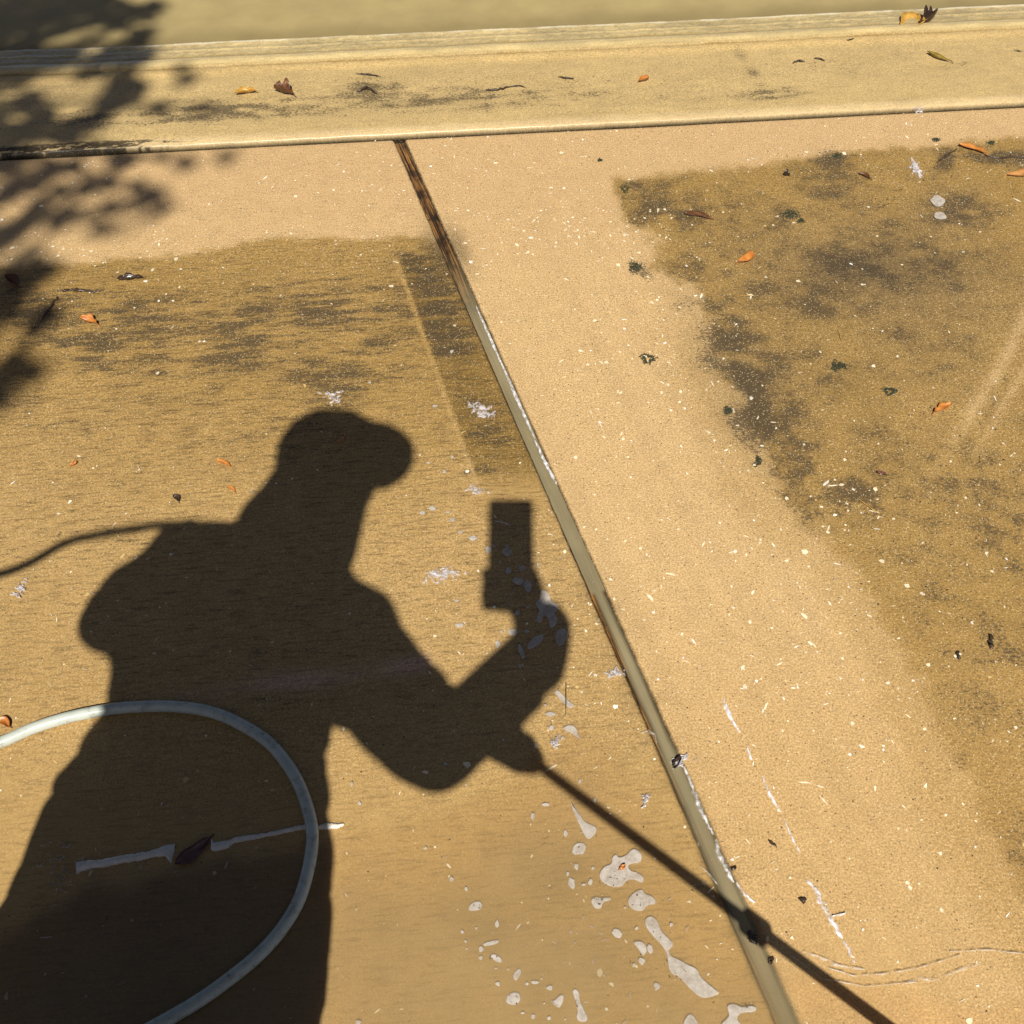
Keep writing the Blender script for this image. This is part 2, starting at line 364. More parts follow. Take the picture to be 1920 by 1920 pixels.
# ------------------------------------------------------------------ slabs
HALF = .0122                                  # half the joint's width
def spaced(dense_to, far, fine, start=0.0):
    a = list(np.arange(start, dense_to, fine)); s = fine; v = dense_to
    while v < far:
        a.append(v); s *= 1.35; v += s
    a.append(far); return np.array(a)
def slab(name, side, label):
    GAP = .0105                                # gap to the kerb
    a = spaced(2.3 if side > 0 else 1.75, 14.0, .0050)
    b = spaced(2.6, 12.0, .0050)
    # first columns are the joint's wall and its worn edge
    A, B = np.meshgrid(a, b)
    per = abs(GD[0] * JD[1] - GD[1] * JD[0])
    off = HALF / per
    chipn = (fbm(B * 60, B * 0 + side * 3, 31, 3) - .5) * .0034
    fall = np.exp(-A / .006)
    X = JA[0] + JD[0] * (B + GAP / per) + side * GD[0] * (A + off + chipn * fall)
    Y = JA[1] + JD[1] * (B + GAP / per) + side * GD[1] * (A + off + chipn * fall)
    Z = -.0045 * np.exp(-(A / .0032) ** 2) - .0015 * np.exp(-(B / .004) ** 2) + (fbm(X * 3, Y * 3, 41, 3) - .5) * .0016
    nb, na = A.shape
    P = np.stack([X, Y, Z], -1)
    # side walls: an extra column and row going down
    wallc = P[:, :1].copy(); wallc[..., 2] = -.10
    P = np.concatenate([wallc, P], 1)
    wallr = P[:1].copy(); wallr[..., 2] = -.10
    P = np.concatenate([wallr, P], 0)
    nb, na = P.shape[:2]
    idx = np.arange(nb * na).reshape(nb, na)
    q = np.stack([idx[:-1, :-1], idx[:-1, 1:], idx[1:, 1:], idx[1:, :-1]], -1).reshape(-1, 4)
    if side > 0: q = q[:, ::-1]
    V = P.reshape(-1, 3)
    base, mk = dirt_fields(V)
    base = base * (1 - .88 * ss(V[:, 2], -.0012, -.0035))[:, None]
    def keep(Q):
        d = Q[:, :2] - JA[:2]
        s = (d[:, 0] * JD[1] - d[:, 1] * JD[0]) / (GD[0] * JD[1] - GD[1] * JD[0])
        tt = (d[:, 0] * GD[1] - d[:, 1] * GD[0]) / (JD[0] * GD[1] - JD[1] * GD[0])
        return (side * s > HALF / per + .006) & (tt > .012)
    cv, cf, cc = chips(40000, (-2.0, 2.6), (.05, 2.6), keep, side)
    n0 = len(V)
    me = bpy.data.meshes.new(name)
    allv = np.concatenate([V, np.array(cv)], 0)
    faces = [tuple(f) for f in q.tolist()] + [tuple(i + n0 for i in f) for f in cf]
    me.from_pydata(allv.tolist(), [], faces); me.update()
    mi = np.zeros(len(me.polygons), np.int32); mi[len(q):] = 1
    me.materials.append(M_CON); me.materials.append(M_SHELL)
    me.polygons.foreach_set('material_index', mi)
    sm = np.zeros(len(me.polygons), bool); sm[:len(q)] = True; me.polygons.foreach_set('use_smooth', sm)
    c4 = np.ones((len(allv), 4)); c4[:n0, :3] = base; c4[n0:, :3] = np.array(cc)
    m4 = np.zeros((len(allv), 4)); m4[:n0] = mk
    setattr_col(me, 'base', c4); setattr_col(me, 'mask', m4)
    o = bpy.data.objects.new(name, me); SC.collection.objects.link(o); struct(o, label=label, cat='driveway slab')
    return o
slab("driveway_slab", 1, "washed and dirty concrete driveway slab right of the expansion joint")
slab("driveway_slab", -1, "stained broom finished concrete slab left of the expansion joint")

# ------------------------------------------------------------------ kerb with rounded lip and rolled far edge, gutter, water
def kerb():
    w = np.concatenate([[0, .0005], np.linspace(.001, .034, 14), np.linspace(.04, .325, 58), np.linspace(.33, .56, 72), [.60, .66]])
    z = np.full_like(w, .009)
    z = np.where(w < .034, .009 * np.sqrt(np.clip(1 - ((.034 - w) / .034) ** 2.2, 0, 1)) , z)
    z[0] = -.09; z[1] = -.012
    z = z - .003 * ss(w, .06, .33) + .0025 * np.exp(-((w - .322) / .02) ** 2)
    z = z - .006 * np.exp(-((w - .345) / .004) ** 2)
    z = z + .003 * np.exp(-((w - .372) / .016) ** 2)
    z = z - .004 * ss(w, .388, .404) - .006 * ss(w, .41, .475) + .0022 * np.exp(-((w - .447) / .007) ** 2) - .06 * ss(w, .492, .55)
    s0 = spaced(1.9, 14, .0075); s1 = spaced(1.9, 14, .0075)
    s = np.concatenate([-s0[:0:-1], s1])
    S, Wm = np.meshgrid(s, w); Zm = np.repeat(z[:, None], len(s), 1)
    nz = (fbm(S * 30, Wm * 60, 51, 3) - .5)
    Zm = Zm + nz * .0022 * (Wm > .002) + (fbm(S * 2, Wm * 2, 52, 2) - .5) * .003 * ss(Wm, .0, .04) + (fbm(S * 90, Wm * 90, 53, 2) - .5) * .0012 * ss(Wm, .33, .36)
    mid = gp(960, 243)
    wob = (fbm(S * 7, S * 0, 54, 3) - .5) * .007 * ss(Wm, .3, .36) + (fbm(S * 25, S * 0, 55, 2) - .5) * .0018 * (Wm < .03)
    Wx = Wm + .018 * ss(Wm, .05, .30) + wob - .010 * (S / 1.3) ** 2 * ss(np.abs(S), 2.6, 1.3) * 0
    X = mid[0] + GD[0] * S + GN[0] * Wx; Y = mid[1] + GD[1] * S + GN[1] * Wx
    V = np.stack([X, Y, Zm], -1).reshape(-1, 3)
    nw, ns = S.shape; idx = np.arange(nw * ns).reshape(nw, ns)
    q = np.stack([idx[:-1, :-1], idx[:-1, 1:], idx[1:, 1:], idx[1:, :-1]], -1).reshape(-1, 4)
    me = bpy.data.meshes.new("kerb"); me.from_pydata(V.tolist(), [], q.tolist()); me.update()
    me.polygons.foreach_set('use_smooth', [True] * len(me.polygons)); me.materials.append(M_CON)
    x, y = to_px(V); Wf = Wm.ravel(); Sf = S.ravel()
    n1 = fbm(V[:, 0] * 9, V[:, 1] * 14, 61, 4); n2 = fbm(Sf * 18, Wf * 60, 62, 4)
    kc = np.array([.50, .350, .145])
    base = np.repeat(kc[None], len(V), 0) * (.90 + .22 * (n1 - .4))[:, None]
    band = np.exp(-((Wf - .318) / .022) ** 2)
    base = base * (1 + .16 * band[:, None] * np.array([1.0, .85, .6]))  # strip before the groove painted brighter, as if turned to the sun
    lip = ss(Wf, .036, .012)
    base = base * (1 + lip[:, None] * np.array([.10, .14, .35]))  # highlight of the rounded lip, painted in as a paler tone
    low = ss(Wf, .345, .36)
    base = base * (1 - low[:, None]) + low[:, None] * np.array([.50, .375, .170]) * (.94 + .10 * (n2 - .4) + .5 * (n1 - .5))[:, None]
    line = np.exp(-((Wf - .345) / .006) ** 2) * .9 + np.exp(-((Wf - .402) / .0055) ** 2) * .6
    base = base * (1 - (line * np.clip(n1 * 1.6, 0, 1))[:, None] * np.array([.5, .55, .7]))
    # wet grime: mid strip, and black crust on the lip at the far left
    alg = (blob(x, y, 900, 185, 330, 28, -2) * .42 + blob(x, y, 300, 215, 330, 26, -3) * .5 + blob(x, y, 1460, 175, 120, 14, -4) * .42 + blob(x, y, 700, 160, 60, 20) * .4
           + blob(x, y, 1800, 120, 90, 30) * .25 + blob(x, y, 1400, 120, 14, 60, -35) * .35) * np.clip(n2 * 1.8 - .1, 0, 1.2)
    crust = lip * ss(x, 470, 120) * np.clip((fbm(Sf * 33 + 3 * fbm(Sf * 90, Wf * 300, 66, 3), Wf * 260, 63, 5, .65) - .33 - .22 * ss(x, 100, 480)) * 7, 0, 1)
    alg = np.clip(alg * (Wf > .036) + crust * 1.0, 0, 1)
    base = base * (1 - .85 * crust[:, None])
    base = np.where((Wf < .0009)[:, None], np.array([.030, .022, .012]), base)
    n3 = fbm(Sf * 110, Wf * 150, 64, 4)
    rid = ss(Wf, .352, .358) * ss(Wf, .400, .394); rough = ss(Wf, .404, .410) * ss(Wf, .490, .482)
    base = base * (1 + rid * .16 + rough * (n3 - .50) * .70 - .12 * np.exp(-((Wf - .436) / .004) ** 2) * np.clip(n1 * 1.5, 0, 1) + .10 * np.exp(-((Wf - .446) / .005) ** 2) - .07 * np.exp(-((Wf - .462) / .004) ** 2) * np.clip(1.6 - n1 * 1.5, 0, 1))[:, None]  # light on the rolled ledges painted in: paler strip and ridge, darker lines
    edge = np.exp(-((Wf - .489) / .005) ** 2) * np.clip((fbm(Sf * 20, Wf * 0, 65, 3) - .25) * 3, .3, 1)
    base = base * (1 - edge[:, None] * .7) + edge[:, None] * .7 * np.array([.74, .66, .47])  # whitish glint painted along the edge by the water
    stain = (np.exp(-((Wf - .338) / .010) ** 2) * np.clip((n1 - .42) * 4, 0, 1) + np.exp(-((Wf - .410) / .006) ** 2) * np.clip((n1 - .35) * 4, 0, 1)) * .4
    base = base * (1 - stain[:, None] * np.array([.45, .55, .8]))
    wet = np.clip(.25 + .45 * lip + .6 * low + .25 * blob(x, y, 1850, 110, 120, 60), 0, 1)
    mk = np.stack([alg, .10 + 0 * alg, wet, .35 + .5 * low], -1)
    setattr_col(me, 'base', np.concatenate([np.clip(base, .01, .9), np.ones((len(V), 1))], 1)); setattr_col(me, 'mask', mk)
    o = bpy.data.objects.new("kerb", me); SC.collection.objects.link(o)
    struct(o, label="low wet concrete kerb with rounded lip beyond the driveway", cat='kerb')
    # gutter bed and street beyond
    def strip(w0, w1, z0, nm, col, wetv):
        s = np.linspace(-14, 14, 60); ww = np.linspace(w0, w1, 12)
        S2, W2 = np.meshgrid(s, ww)
        V2 = np.stack([mid[0] + GD[0] * S2 + GN[0] * W2, mid[1] + GD[1] * S2 + GN[1] * W2, np.full_like(S2, z0)], -1).reshape(-1, 3)
        i2 = np.arange(S2.size).reshape(S2.shape)
        q2 = np.stack([i2[:-1, :-1], i2[:-1, 1:], i2[1:, 1:], i2[1:, :-1]], -1).reshape(-1, 4)
        m2 = mesh(V2, q2, nm); o2 = link(nm, m2, M_CON)
        setattr_col(m2, 'base', np.tile([*col, 1], (len(V2), 1))); setattr_col(m2, 'mask', np.tile([.1, .1, wetv, .3], (len(V2), 1)))
        struct(o2); return o2
    strip(.59, 6.0, -.075, "street", (.40, .31, .16), .4)
    # muddy water standing in the gutter
    s = np.linspace(-6, 6, 400); ww = np.linspace(.50, 2.5, 60)
    S2, W2 = np.meshgrid(s, ww)
    Zw = np.full_like(S2, -.0185)
    V2 = np.stack([mid[0] + GD[0] * S2 + GN[0] * W2, mid[1] + GD[1] * S2 + GN[1] * W2, Zw], -1).reshape(-1, 3)
    i2 = np.arange(S2.size).reshape(S2.shape)
    q2 = np.stack([i2[:-1, :-1], i2[:-1, 1:], i2[1:, 1:], i2[1:, :-1]], -1).reshape(-1, 4)
    m2 = mesh(V2, q2, "gutter_water"); m2.polygons.foreach_set('use_smooth', [True] * len(m2.polygons))
    o2 = link("gutter_water", m2, watermat("gutter_muddy_water", (.42, .318, .135), ripple=14, rip=.0015))
    si = np.clip(.55 + .4 * ss(W2, .515, .64), 0, 1).ravel()
    setattr_col(m2, 'silt', np.stack([si, np.ones_like(si), si, si], -1)); struct(o2, label="muddy khaki water lying in the gutter beyond the kerb", cat='water')
kerb()

# wide earth under everything, to the horizon
gv = [(-400, -400, -.16), (400, -400, -.16), (400, 400, -.16), (-400, 400, -.16)]
struct(link("ground", mesh(gv, [(0, 1, 2, 3)], "ground"), simple("dry_lawn_soil", (.11, .11, .045), .9, scale=3, col2=(.16, .12, .06))))

# ------------------------------------------------------------------ joint: timber board and muddy water lying on it
def joint_frame(b, a):                      # metres from the kerb along the joint, across it
    n = np.array([-JD[1], JD[0]])
    if n @ GD < 0: n = -n
    return JA[:2] + JD * b + n * a
def joint():
    m, t, p = newmat("wet_weathered_timber"); k = N(t); co = k.coord()
    mp = k.n('ShaderNodeMapping'); k.l(co, mp.inputs[0]); mp.vector_type = 'TEXTURE'; mp.inputs['Rotation'].default_value = (0, 0, math.atan2(JD[1], JD[0])); mp.inputs['Scale'].default_value = (1 / 9, 1 / 300, 1 / 60)
    n = k.noise(mp.outputs[0], 1.0, 4, .65); n2 = k.noise(co, 16, 4, .6)
    c = k.mix(k.mr(n, .42, .66, 0, 1), (.020, .012, .007, 1), (.42, .20, .055, 1))
    k.l(k.mix(k.mr(n2, .50, .66, 0, .85), c, (.016, .012, .008, 1)), p.inputs['Base Color'])
    p.inputs['Roughness'].default_value = .38
    b = k.n('ShaderNodeBump'); b.inputs['Distance'].default_value = .003; k.l(n, b.inputs['Height']); k.l(b.outputs[0], p.inputs['Normal'])
    bb = np.linspace(.012, 4.5, 700); aa = np.linspace(-HALF * .96, HALF * .96, 13)
    B, A = np.meshgrid(bb, aa)
    XY = JA[:2] + JD * B[..., None] + (joint_frame(0, 1) - JA[:2]) * A[..., None]
    Z = -.0065 - .004 * fbm(B * 30, A * 500, 71, 3) - .0030 * ss(B, .45, .62) - .004 * np.clip((fbm(B * 12, A * 200, 72, 3) - .5) * 3, 0, 1)
    V = np.concatenate([XY, Z[..., None]], -1)
    lowv = V.copy(); lowv[..., 2] = -.09
    V = np.concatenate([lowv[:1], V, lowv[-1:]], 0); nr, nc = V.shape[:2]
    i2 = np.arange(nr * nc).reshape(nr, nc); q = np.stack([i2[:-1, :-1], i2[:-1, 1:], i2[1:, 1:], i2[1:, :-1]], -1).reshape(-1, 4)
    me = mesh(V.reshape(-1, 3), q, "joint_board")
    o = link("joint_board", me, m, smooth=True)
    tag(o, "dark weathered timber board set in the gap between the two slabs", "joint board")
    # water over it
    bb = np.linspace(.47, 4.5, 500); aa = np.linspace(-1, 1, 25)
    B, A = np.meshgrid(bb, aa)
    wl = HALF * (1.0 + .35 * ss(B, 1.50, 1.75) + .4 * ss(B, 1.62, 1.9) + .10 * (fbm(B * 9, B * 0, 73, 2) - .5) + .30 * ss(B, 1.4, 1.6) * (fbm(B * 14, B * 0, 74, 3) - .5))
    wl = np.where(B < 1.4, np.minimum(wl, HALF * 1.02), wl)
    XY = JA[:2] + JD * B[..., None] + (joint_frame(0, 1) - JA[:2]) * (A * wl)[..., None]
    Z = -.0045 + .0062 * ss(B, 1.2, 1.5)
    V = np.concatenate([XY, Z[..., None]], -1); nr, nc = A.shape
    i2 = np.arange(nr * nc).reshape(nr, nc); q = np.stack([i2[:-1, :-1], i2[:-1, 1:], i2[1:, 1:], i2[1:, :-1]], -1).reshape(-1, 4)
    me = mesh(V.reshape(-1, 3), q, "joint_water")
    o = link("joint_water", me, watermat("grey_muddy_water", (.335, .275, .150), rip=.0003), smooth=True)
    si = (ss(B, .47, .75) * .62 + .06) * np.where(B > 1.4, ss(1 - np.abs(A), 0, .85), 1) + .35 * (fbm(B * 7, A * .7, 75, 4) - .5) * ss(B, .5, .8)
    si = np.clip(si, 0, .9).ravel()
    setattr_col(me, 'silt', np.stack([si, np.ones_like(si), si, si], -1))
    struct(o, label="grey muddy water filling the joint between the slabs", cat="water")
joint()

# ------------------------------------------------------------------ thin puddle over the lower part of the driveway
def puddle():
    P1 = [(140, 1655), (330, 1615), (480, 1580), (640, 1545), (800, 1520), (930, 1470), (1010, 1400), (1090, 1330), (1180, 1400), (1270, 1600), (1390, 1720), (1480, 1800), (1700, 1850), (1950, 1870),
          (2100, 2300), (900, 2500), (-400, 2400), (-200, 1900), (60, 1700)]
    st = .009
    xs = np.arange(-.95, .85, st); ys = np.arange(-.05, .95, st); X, Y = np.meshgrid(xs, ys)
    V = np.stack([X, Y, np.full_like(X, .0026)], -1).reshape(-1, 3)
    x, y = to_px(V)
    n = fbm(V[:, 0] * 14, V[:, 1] * 14, 81, 4)
    sdv = sdpoly(x, y, P1) + (n - .5) * 60
    cover = ss(sdv, 0, 30); depth = ss(sdv, 10, 260)
    silt = cover * (.10 + .42 * depth * (.6 + .8 * (n - .3)))
    silt = silt * np.where(x < 640, .75, 1)
    jx = 749 + (y - 262) * (1446 - 749) / (1850 - 262)
    silt = silt * np.where(x > jx, .5, 1)
    i2 = np.arange(X.size).reshape(X.shape); q = np.stack([i2[:-1, :-1], i2[:-1, 1:], i2[1:, 1:], i2[1:, :-1]], -1).reshape(-1, 4)
    q = q[(cover[q] > 0).any(1)]
    me = mesh(V, q, "puddle"); o = link("puddle", me, watermat("thin_muddy_water", (.455, .310, .135), rip=.00025), smooth=True)
    setattr_col(me, 'silt', np.stack([np.clip(silt, 0, .8), cover, cover, cover], -1))
    struct(o, label="thin film of muddy water spread over the near part of the driveway", cat="puddle")
puddle()

# ------------------------------------------------------------------ foam
M_FOAM = simple("soap_foam", (.53, .465, .385), .45, scale=160, col2=(.44, .375, .295), bump=.0003, spec=.3)
_t = M_FOAM.node_tree; _k = N(_t); _p = _t.nodes['Principled BSDF']
_zz = _k.n('ShaderNodeSeparateXYZ'); _k.l(_k.coord(), _zz.inputs[0])
_k.l(_k.math('MULTIPLY', _k.mr(_k.noise(_k.coord(), 55, 6, .75), .34, .58, .55, .95), _k.mr(_zz.outputs[2], .00322, .00347, .12, 1.0)), _p.inputs['Alpha'])
M_FOAMW = simple("fresh_white_foam", (.86, .82, .80), .3, scale=220, col2=(.62, .58, .58), bump=.0010)
M_SKYREFL = simple("painted_sky_reflection", (.78, .70, .57), .25, scale=120, col2=(.66, .58, .46), bump=.0003)  # pale colour paints the bright sky mirrored at the puddle edge
def filmmat(name, col, a0, a1):
    m, t, p = newmat(name); k = N(t); co = k.coord(); n = k.noise(co, 120, 4, .65)
    p.inputs['Base Color'].default_value = (*col, 1); p.inputs['Roughness'].default_value = .3
    k.l(k.mr(n, .38, .62, a0, a1), p.inputs['Alpha']); return m
M_FILM = filmmat("thin_foam_film", (.74, .68, .60), .04, .42)
M_STRING = filmmat("stringy_foam", (.64, .585, .56), .08, .80)
M_LACE = filmmat("lacy_white_foam", (.80, .76, .73), .15, 1.0)
M_DARK = simple("wet_dark_debris", (.030, .020, .012), .35, scale=90, col2=(.075, .045, .022), bump=.001)
def chaikin(P, n=2):
    P = np.asarray(P, float)
    for _ in range(n):
        Q = np.roll(P, -1, 0); P = np.stack([P * .75 + Q * .25, P * .25 + Q * .75], 1).reshape(-1, 2)
    return P
def patch_geo(P, z=.0030, th=.0005, inset=.0014):
    """closed outline on the ground (pixels) -> low domed patch"""
    P = chaikin(P, 2); G = gp(P[:, 0], P[:, 1])[:, :2]
    c = G.mean(0); nrm = np.roll(G, -1, 0) - np.roll(G, 1, 0)
    nrm = np.stack([-nrm[:, 1], nrm[:, 0]], -1); nrm /= np.linalg.norm(nrm, axis=1, keepdims=True) + 1e-9
    ar = np.sum(G[:, 0] * np.roll(G[:, 1], -1) - G[:, 1] * np.roll(G[:, 0], -1))
    if ar < 0: nrm = -nrm
    size = math.sqrt(abs(ar) / 2); ins = min(inset, size * .14)
    I = G + nrm * ins; k = len(G)
    V = [(*g, z - .0022) for g in G] + [(*g, z + th * .45) for g in G] + [(*g, z + th) for g in I]
    Fs = []
    for i in range(k):
        j = (i + 1) % k
        Fs.append((i, j, k + j, k + i)); Fs.append((k + i, k + j, 2 * k + j, 2 * k + i))
    top = list(range(2 * k, 3 * k)); Fs.append(tuple(top))
    if ar < 0: Fs = [f[::-1] for f in Fs]
    return V, Fs
def foam(P, label, group=None, mat=None, z=.0032, specks=0):
    z = .0030
    V, Fs = patch_geo(P, z)
    o = link("foam_patch", mesh(V, Fs, "foam_patch"), mat or M_FOAM)
    tag(o, label, "foam patch", group or "soap foam patches on the wet concrete")
    return o
def c8(L): return [(640 + x / 3, 1280 + y / 3) for x, y in L]
def c5(L): return [(640 + x / 3, 640 + y / 3) for x, y in L]
def c7(L): return [(x / 3, 1280 + y / 3) for x, y in L]
def c9(L): return [(1280 + x / 3, 1280 + y / 3) for x, y in L]
def oval(cx, cy, rx, ry, a=0, k=12, j=.16, seed=0):
    r = np.random.default_rng(int(cx * 13 + cy * 7 + seed)); out = []
    for i in range(k):
        t = i * 6.2832 / k; q = 1 + r.uniform(-j, j)
        X, Y = rx * q * math.cos(t), ry * q * math.sin(t); ca, sa = math.cos(math.radians(a)), math.sin(math.radians(a))
        out.append((cx + X * ca - Y * sa, cy + X * sa + Y * ca))
    return out
foam(c8([(1520, 985), (1545, 965), (1560, 990), (1600, 975), (1640, 930), (1690, 960), (1690, 1020), (1610, 1025), (1620, 1060), (1680, 1075), (1705, 1110), (1690, 1135), (1640, 1110), (1600, 1120), (1580, 1155), (1530, 1155), (1490, 1145), (1450, 1110), (1450, 1070), (1480, 1035), (1520, 1025)]),
     "wide lobed grey foam patch with an orange leaf scrap on it")
foam(c8([(1640, 1185), (1690, 1160), (1705, 1190), (1740, 1200), (1770, 1225), (1765, 1255), (1720, 1255), (1700, 1290), (1650, 1290), (1610, 1260), (1610, 1220)]),
     "chunky grey foam patch with a blunt horn, below the wide lobed patch")
foam(c8([(1705, 1330), (1740, 1312), (1780, 1340), (1795, 1395), (1830, 1430), (1870, 1470), (1855, 1500), (1840, 1505), (1850, 1540), (1900, 1560), (1950, 1590), (2000, 1610), (2020, 1660), (2080, 1710), (2130, 1750), (2080, 1775), (2020, 1780), (1960, 1730), (1900, 1660), (1850, 1640), (1835, 1600), (1830, 1530), (1800, 1480), (1740, 1420), (1705, 1370)]),
     "longest grey foam patch, hourglass shaped, left of the muddy joint")
foam(c8([(1285, 670), (1310, 695), (1340, 740), (1370, 790), (1430, 810), (1440, 840), (1400, 890), (1370, 875), (1340, 810), (1310, 750)]),
     "wedge shaped grey foam patch touching the wand's shadow")
foam(c9([(245, 1815), (290, 1805), (330, 1830), (390, 1815), (420, 1835), (400, 1860), (330, 1860), (300, 1890), (330, 1925), (310, 1965), (250, 1945), (230, 1965), (205, 1925), (260, 1880), (250, 1850)]),
     "ragged foam patch at the bottom edge beside the flooded joint")
foam(c9([(0, 1905), (40, 1855), (80, 1900), (90, 1945), (0, 1965)]), "pointed foam patch cut by the bottom edge of the picture")
foam(c8(oval(1337, 940, 44, 36)), "round foam spot between the wedge patch and the wide lobed patch")
foam(c8([(1400, 1225), (1430, 1205), (1460, 1215), (1515, 1208), (1520, 1228), (1470, 1240), (1465, 1275), (1435, 1280), (1410, 1260)]), "foam patch with a dark speck and a thin tail")
foam(c8(oval(1550, 1415, 33, 24, 30)), "oval foam patch left of the hourglass shaped patch")
foam(c8([(1632, 1460), (1690, 1455), (1720, 1490), (1712, 1530), (1695, 1545), (1670, 1505)]), "triangular foam patch beside the hourglass shaped patch")
foam(c8(oval(1735, 1502, 17, 32, -15)), "slim upright foam patch touching the triangular one")
foam(c8([(925, 1775), (950, 1745), (1000, 1742), (1010, 1775), (1005, 1800), (985, 1815), (960, 1820), (925, 1805)]), "rounded square foam patch near the bottom of the puddle")
foam(c8(oval(990, 1645, 20, 36, 25)), "bean shaped foam patch above the rounded square one")
foam(c8([(1172, 1790), (1200, 1790), (1225, 1760), (1250, 1755), (1252, 1790), (1228, 1840), (1200, 1820)]), "V shaped foam patch near the bottom edge")
foam(c8([(1295, 1735), (1318, 1722), (1340, 1745), (1340, 1790), (1365, 1840), (1390, 1890), (1375, 1915), (1330, 1910), (1318, 1880), (1330, 1850), (1310, 1780)]), "long drop shaped foam patch running to the bottom edge")
foam(c8([(795, 1470), (840, 1455), (890, 1448), (885, 1470), (840, 1485), (800, 1488)]), "thin bar of foam lying across the puddle")
foam(c8([(832, 1535), (865, 1525), (905, 1555), (905, 1580), (880, 1580), (850, 1560)]), "slanted foam patch just below the thin bar of foam")
foam(c8(oval(755, 1262, 42, 26, -25)), "lone oval foam patch in the open part of the puddle")
foam(c8([(1195, 55), (1215, 42), (1245, 70), (1275, 105), (1310, 125), (1308, 145), (1285, 152), (1255, 130), (1220, 95)]), "stretched foam patch beside the shadow's bent elbow")
foam(c8([(1235, 265), (1265, 245), (1300, 240), (1325, 265), (1330, 295), (1355, 330), (1325, 315), (1295, 290)]), "faint ragged foam patch with a trailing tail, right of the hand's shadow")
foam(c5([(1115, 1405), (1150, 1405), (1175, 1430), (1180, 1470), (1215, 1480), (1222, 1510), (1200, 1535), (1225, 1580), (1190, 1622), (1168, 1615), (1160, 1560), (1135, 1545), (1130, 1590), (1095, 1590), (1090, 1560), (1115, 1520), (1088, 1490), (1095, 1460), (1115, 1455)]),
     "largest branching foam patch inside the arm's shadow")
foam(c5([(890, 1185), (915, 1175), (930, 1135), (945, 1165), (965, 1190), (955, 1215), (925, 1218)]), "highest foam patch inside the shadow, under the phone's shadow")
foam(c5(oval(995, 1355, 34, 22, 10)), "left one of two touching foam patches in the arm's shadow")
foam(c5([(1020, 1385), (1035, 1340), (1055, 1345), (1078, 1380), (1062, 1425), (1040, 1418)]), "right one of two touching foam patches in the arm's shadow")
foam(c5([(1040, 1720), (1065, 1680), (1105, 1655), (1140, 1650), (1138, 1690), (1095, 1725), (1050, 1745)]), "leaf shaped foam patch at the bend of the arm's shadow")
foam(c5(oval(1238, 1668, 36, 54, 15)), "big oval foam patch on the outer edge of the arm's shadow")
foam(c5(oval(1012, 1752, 17, 48, -20)), "narrow foam patch left of the leaf shaped one in shadow")
foam(c5(oval(965, 1642, 34, 22, 5)), "pale foam patch in the sun at the crook of the arm's shadow")
# smaller spots that nobody could tell apart
def merge(lst):
    V, Fs = [], []
    for v, f in lst:
        n = len(V); V += v; Fs += [tuple(i + n for i in q) for q in f]
    return V, Fs
small = [(1320, 1040, 16, 18), (1295, 1130, 24, 32), (1400, 1125, 15, 17), (1360, 1140, 14, 10), (1415, 1047, 11, 13), (1260, 850, 14, 18), (1690, 1570, 22, 24), (1645, 1592, 10, 12), (1855, 1366, 11, 12), (1660, 1384, 11, 12), (1775, 1712, 22, 25),
         (1170, 1720, 20, 15), (1088, 1688, 24, 11), (1045, 1697, 14, 10), (880, 1697, 14, 13), (785, 1503, 16, 20), (784, 1550, 11, 13), (620, 1110, 14, 18), (875, 1360, 12, 24), (1080, 1882, 16, 12), (1170, 1890, 11, 12), (1020, 1860, 13, 8), (1150, 690, 24, 14),
         (1076, 757, 12, 26), (1175, 186, 30, 16), (1180, 258, 20, 18), (1090, 360, 10, 22), (100, 1912, 18, 14), (703, 1165, 12, 14), (682, 1405, 10, 10), (700, 1460, 9, 10), (705, 1500, 6, 6), (1272, 1080, 8, 14), (60, 575, 9, 14), (475, 935, 12, 10), (105, 685, 11, 14), (868, 1610, 10, 6), (940, 1615, 7, 7), (1140, 1808, 6, 6), (1258, 1895, 7, 7), (1595, 1270, 7, 7), (1147, 130, 8, 10), (1340, 560, 9, 16), (1425, 668, 9, 18), (585, 462, 14, 10), (1125, 1668, 6, 6), (760, 1385, 6, 9), (910, 325, 10, 9)]
small5 = [(940, 1298, 20, 19), (1015, 1281, 28, 17), (740, 1112, 28, 15), (510, 946, 22, 15), (460, 972, 18, 11), (625, 1010, 20, 14), (665, 1602, 28, 13), (880, 1706, 14, 24), (1040, 1637, 18, 16), (990, 1536, 18, 17), (955, 1495, 9, 8), (1015, 1487, 9, 7), (1050, 1502, 12, 8), (860, 1157, 14, 10), (830, 1180, 18, 24), (893, 1248, 9, 8), (670, 1080, 16, 10), (600, 968, 14, 7), (650, 1465, 12, 8), (580, 740, 14, 10), (625, 658, 10, 9), (620, 65, 12, 12), (160, 238, 10, 6), (1005, 1830, 10, 16), (530, 370, 20, 8), (490, 690, 12, 6), (905, 1355, 7, 6), (900, 1637, 9, 9), (955, 1432, 7, 7)]
g = [patch_geo(c8(oval(a, b, c, d, 0, 9, .32)), .0030) for a, b, c, d in small] + [patch_geo(c5(oval(a, b, c, d, 0, 9, .32)), .0030) for a, b, c, d in small5]
for _ in range(60):
    t = random.random()
    if t < .55: qx, qy = random.gauss(1130, 130), random.gauss(1720, 110)
    elif t < .8: qx, qy = random.gauss(1000, 60), random.gauss(1100, 90)
    else: qx, qy = random.uniform(200, 1900), random.uniform(900, 1900)
    r = random.uniform(1.2, 3.4)
    g.append(patch_geo(oval(qx, qy, r * random.uniform(1, 2.4), r * .8, random.uniform(0, 180), 7, .35), .0028, .0005))
V, Fs = merge(g)
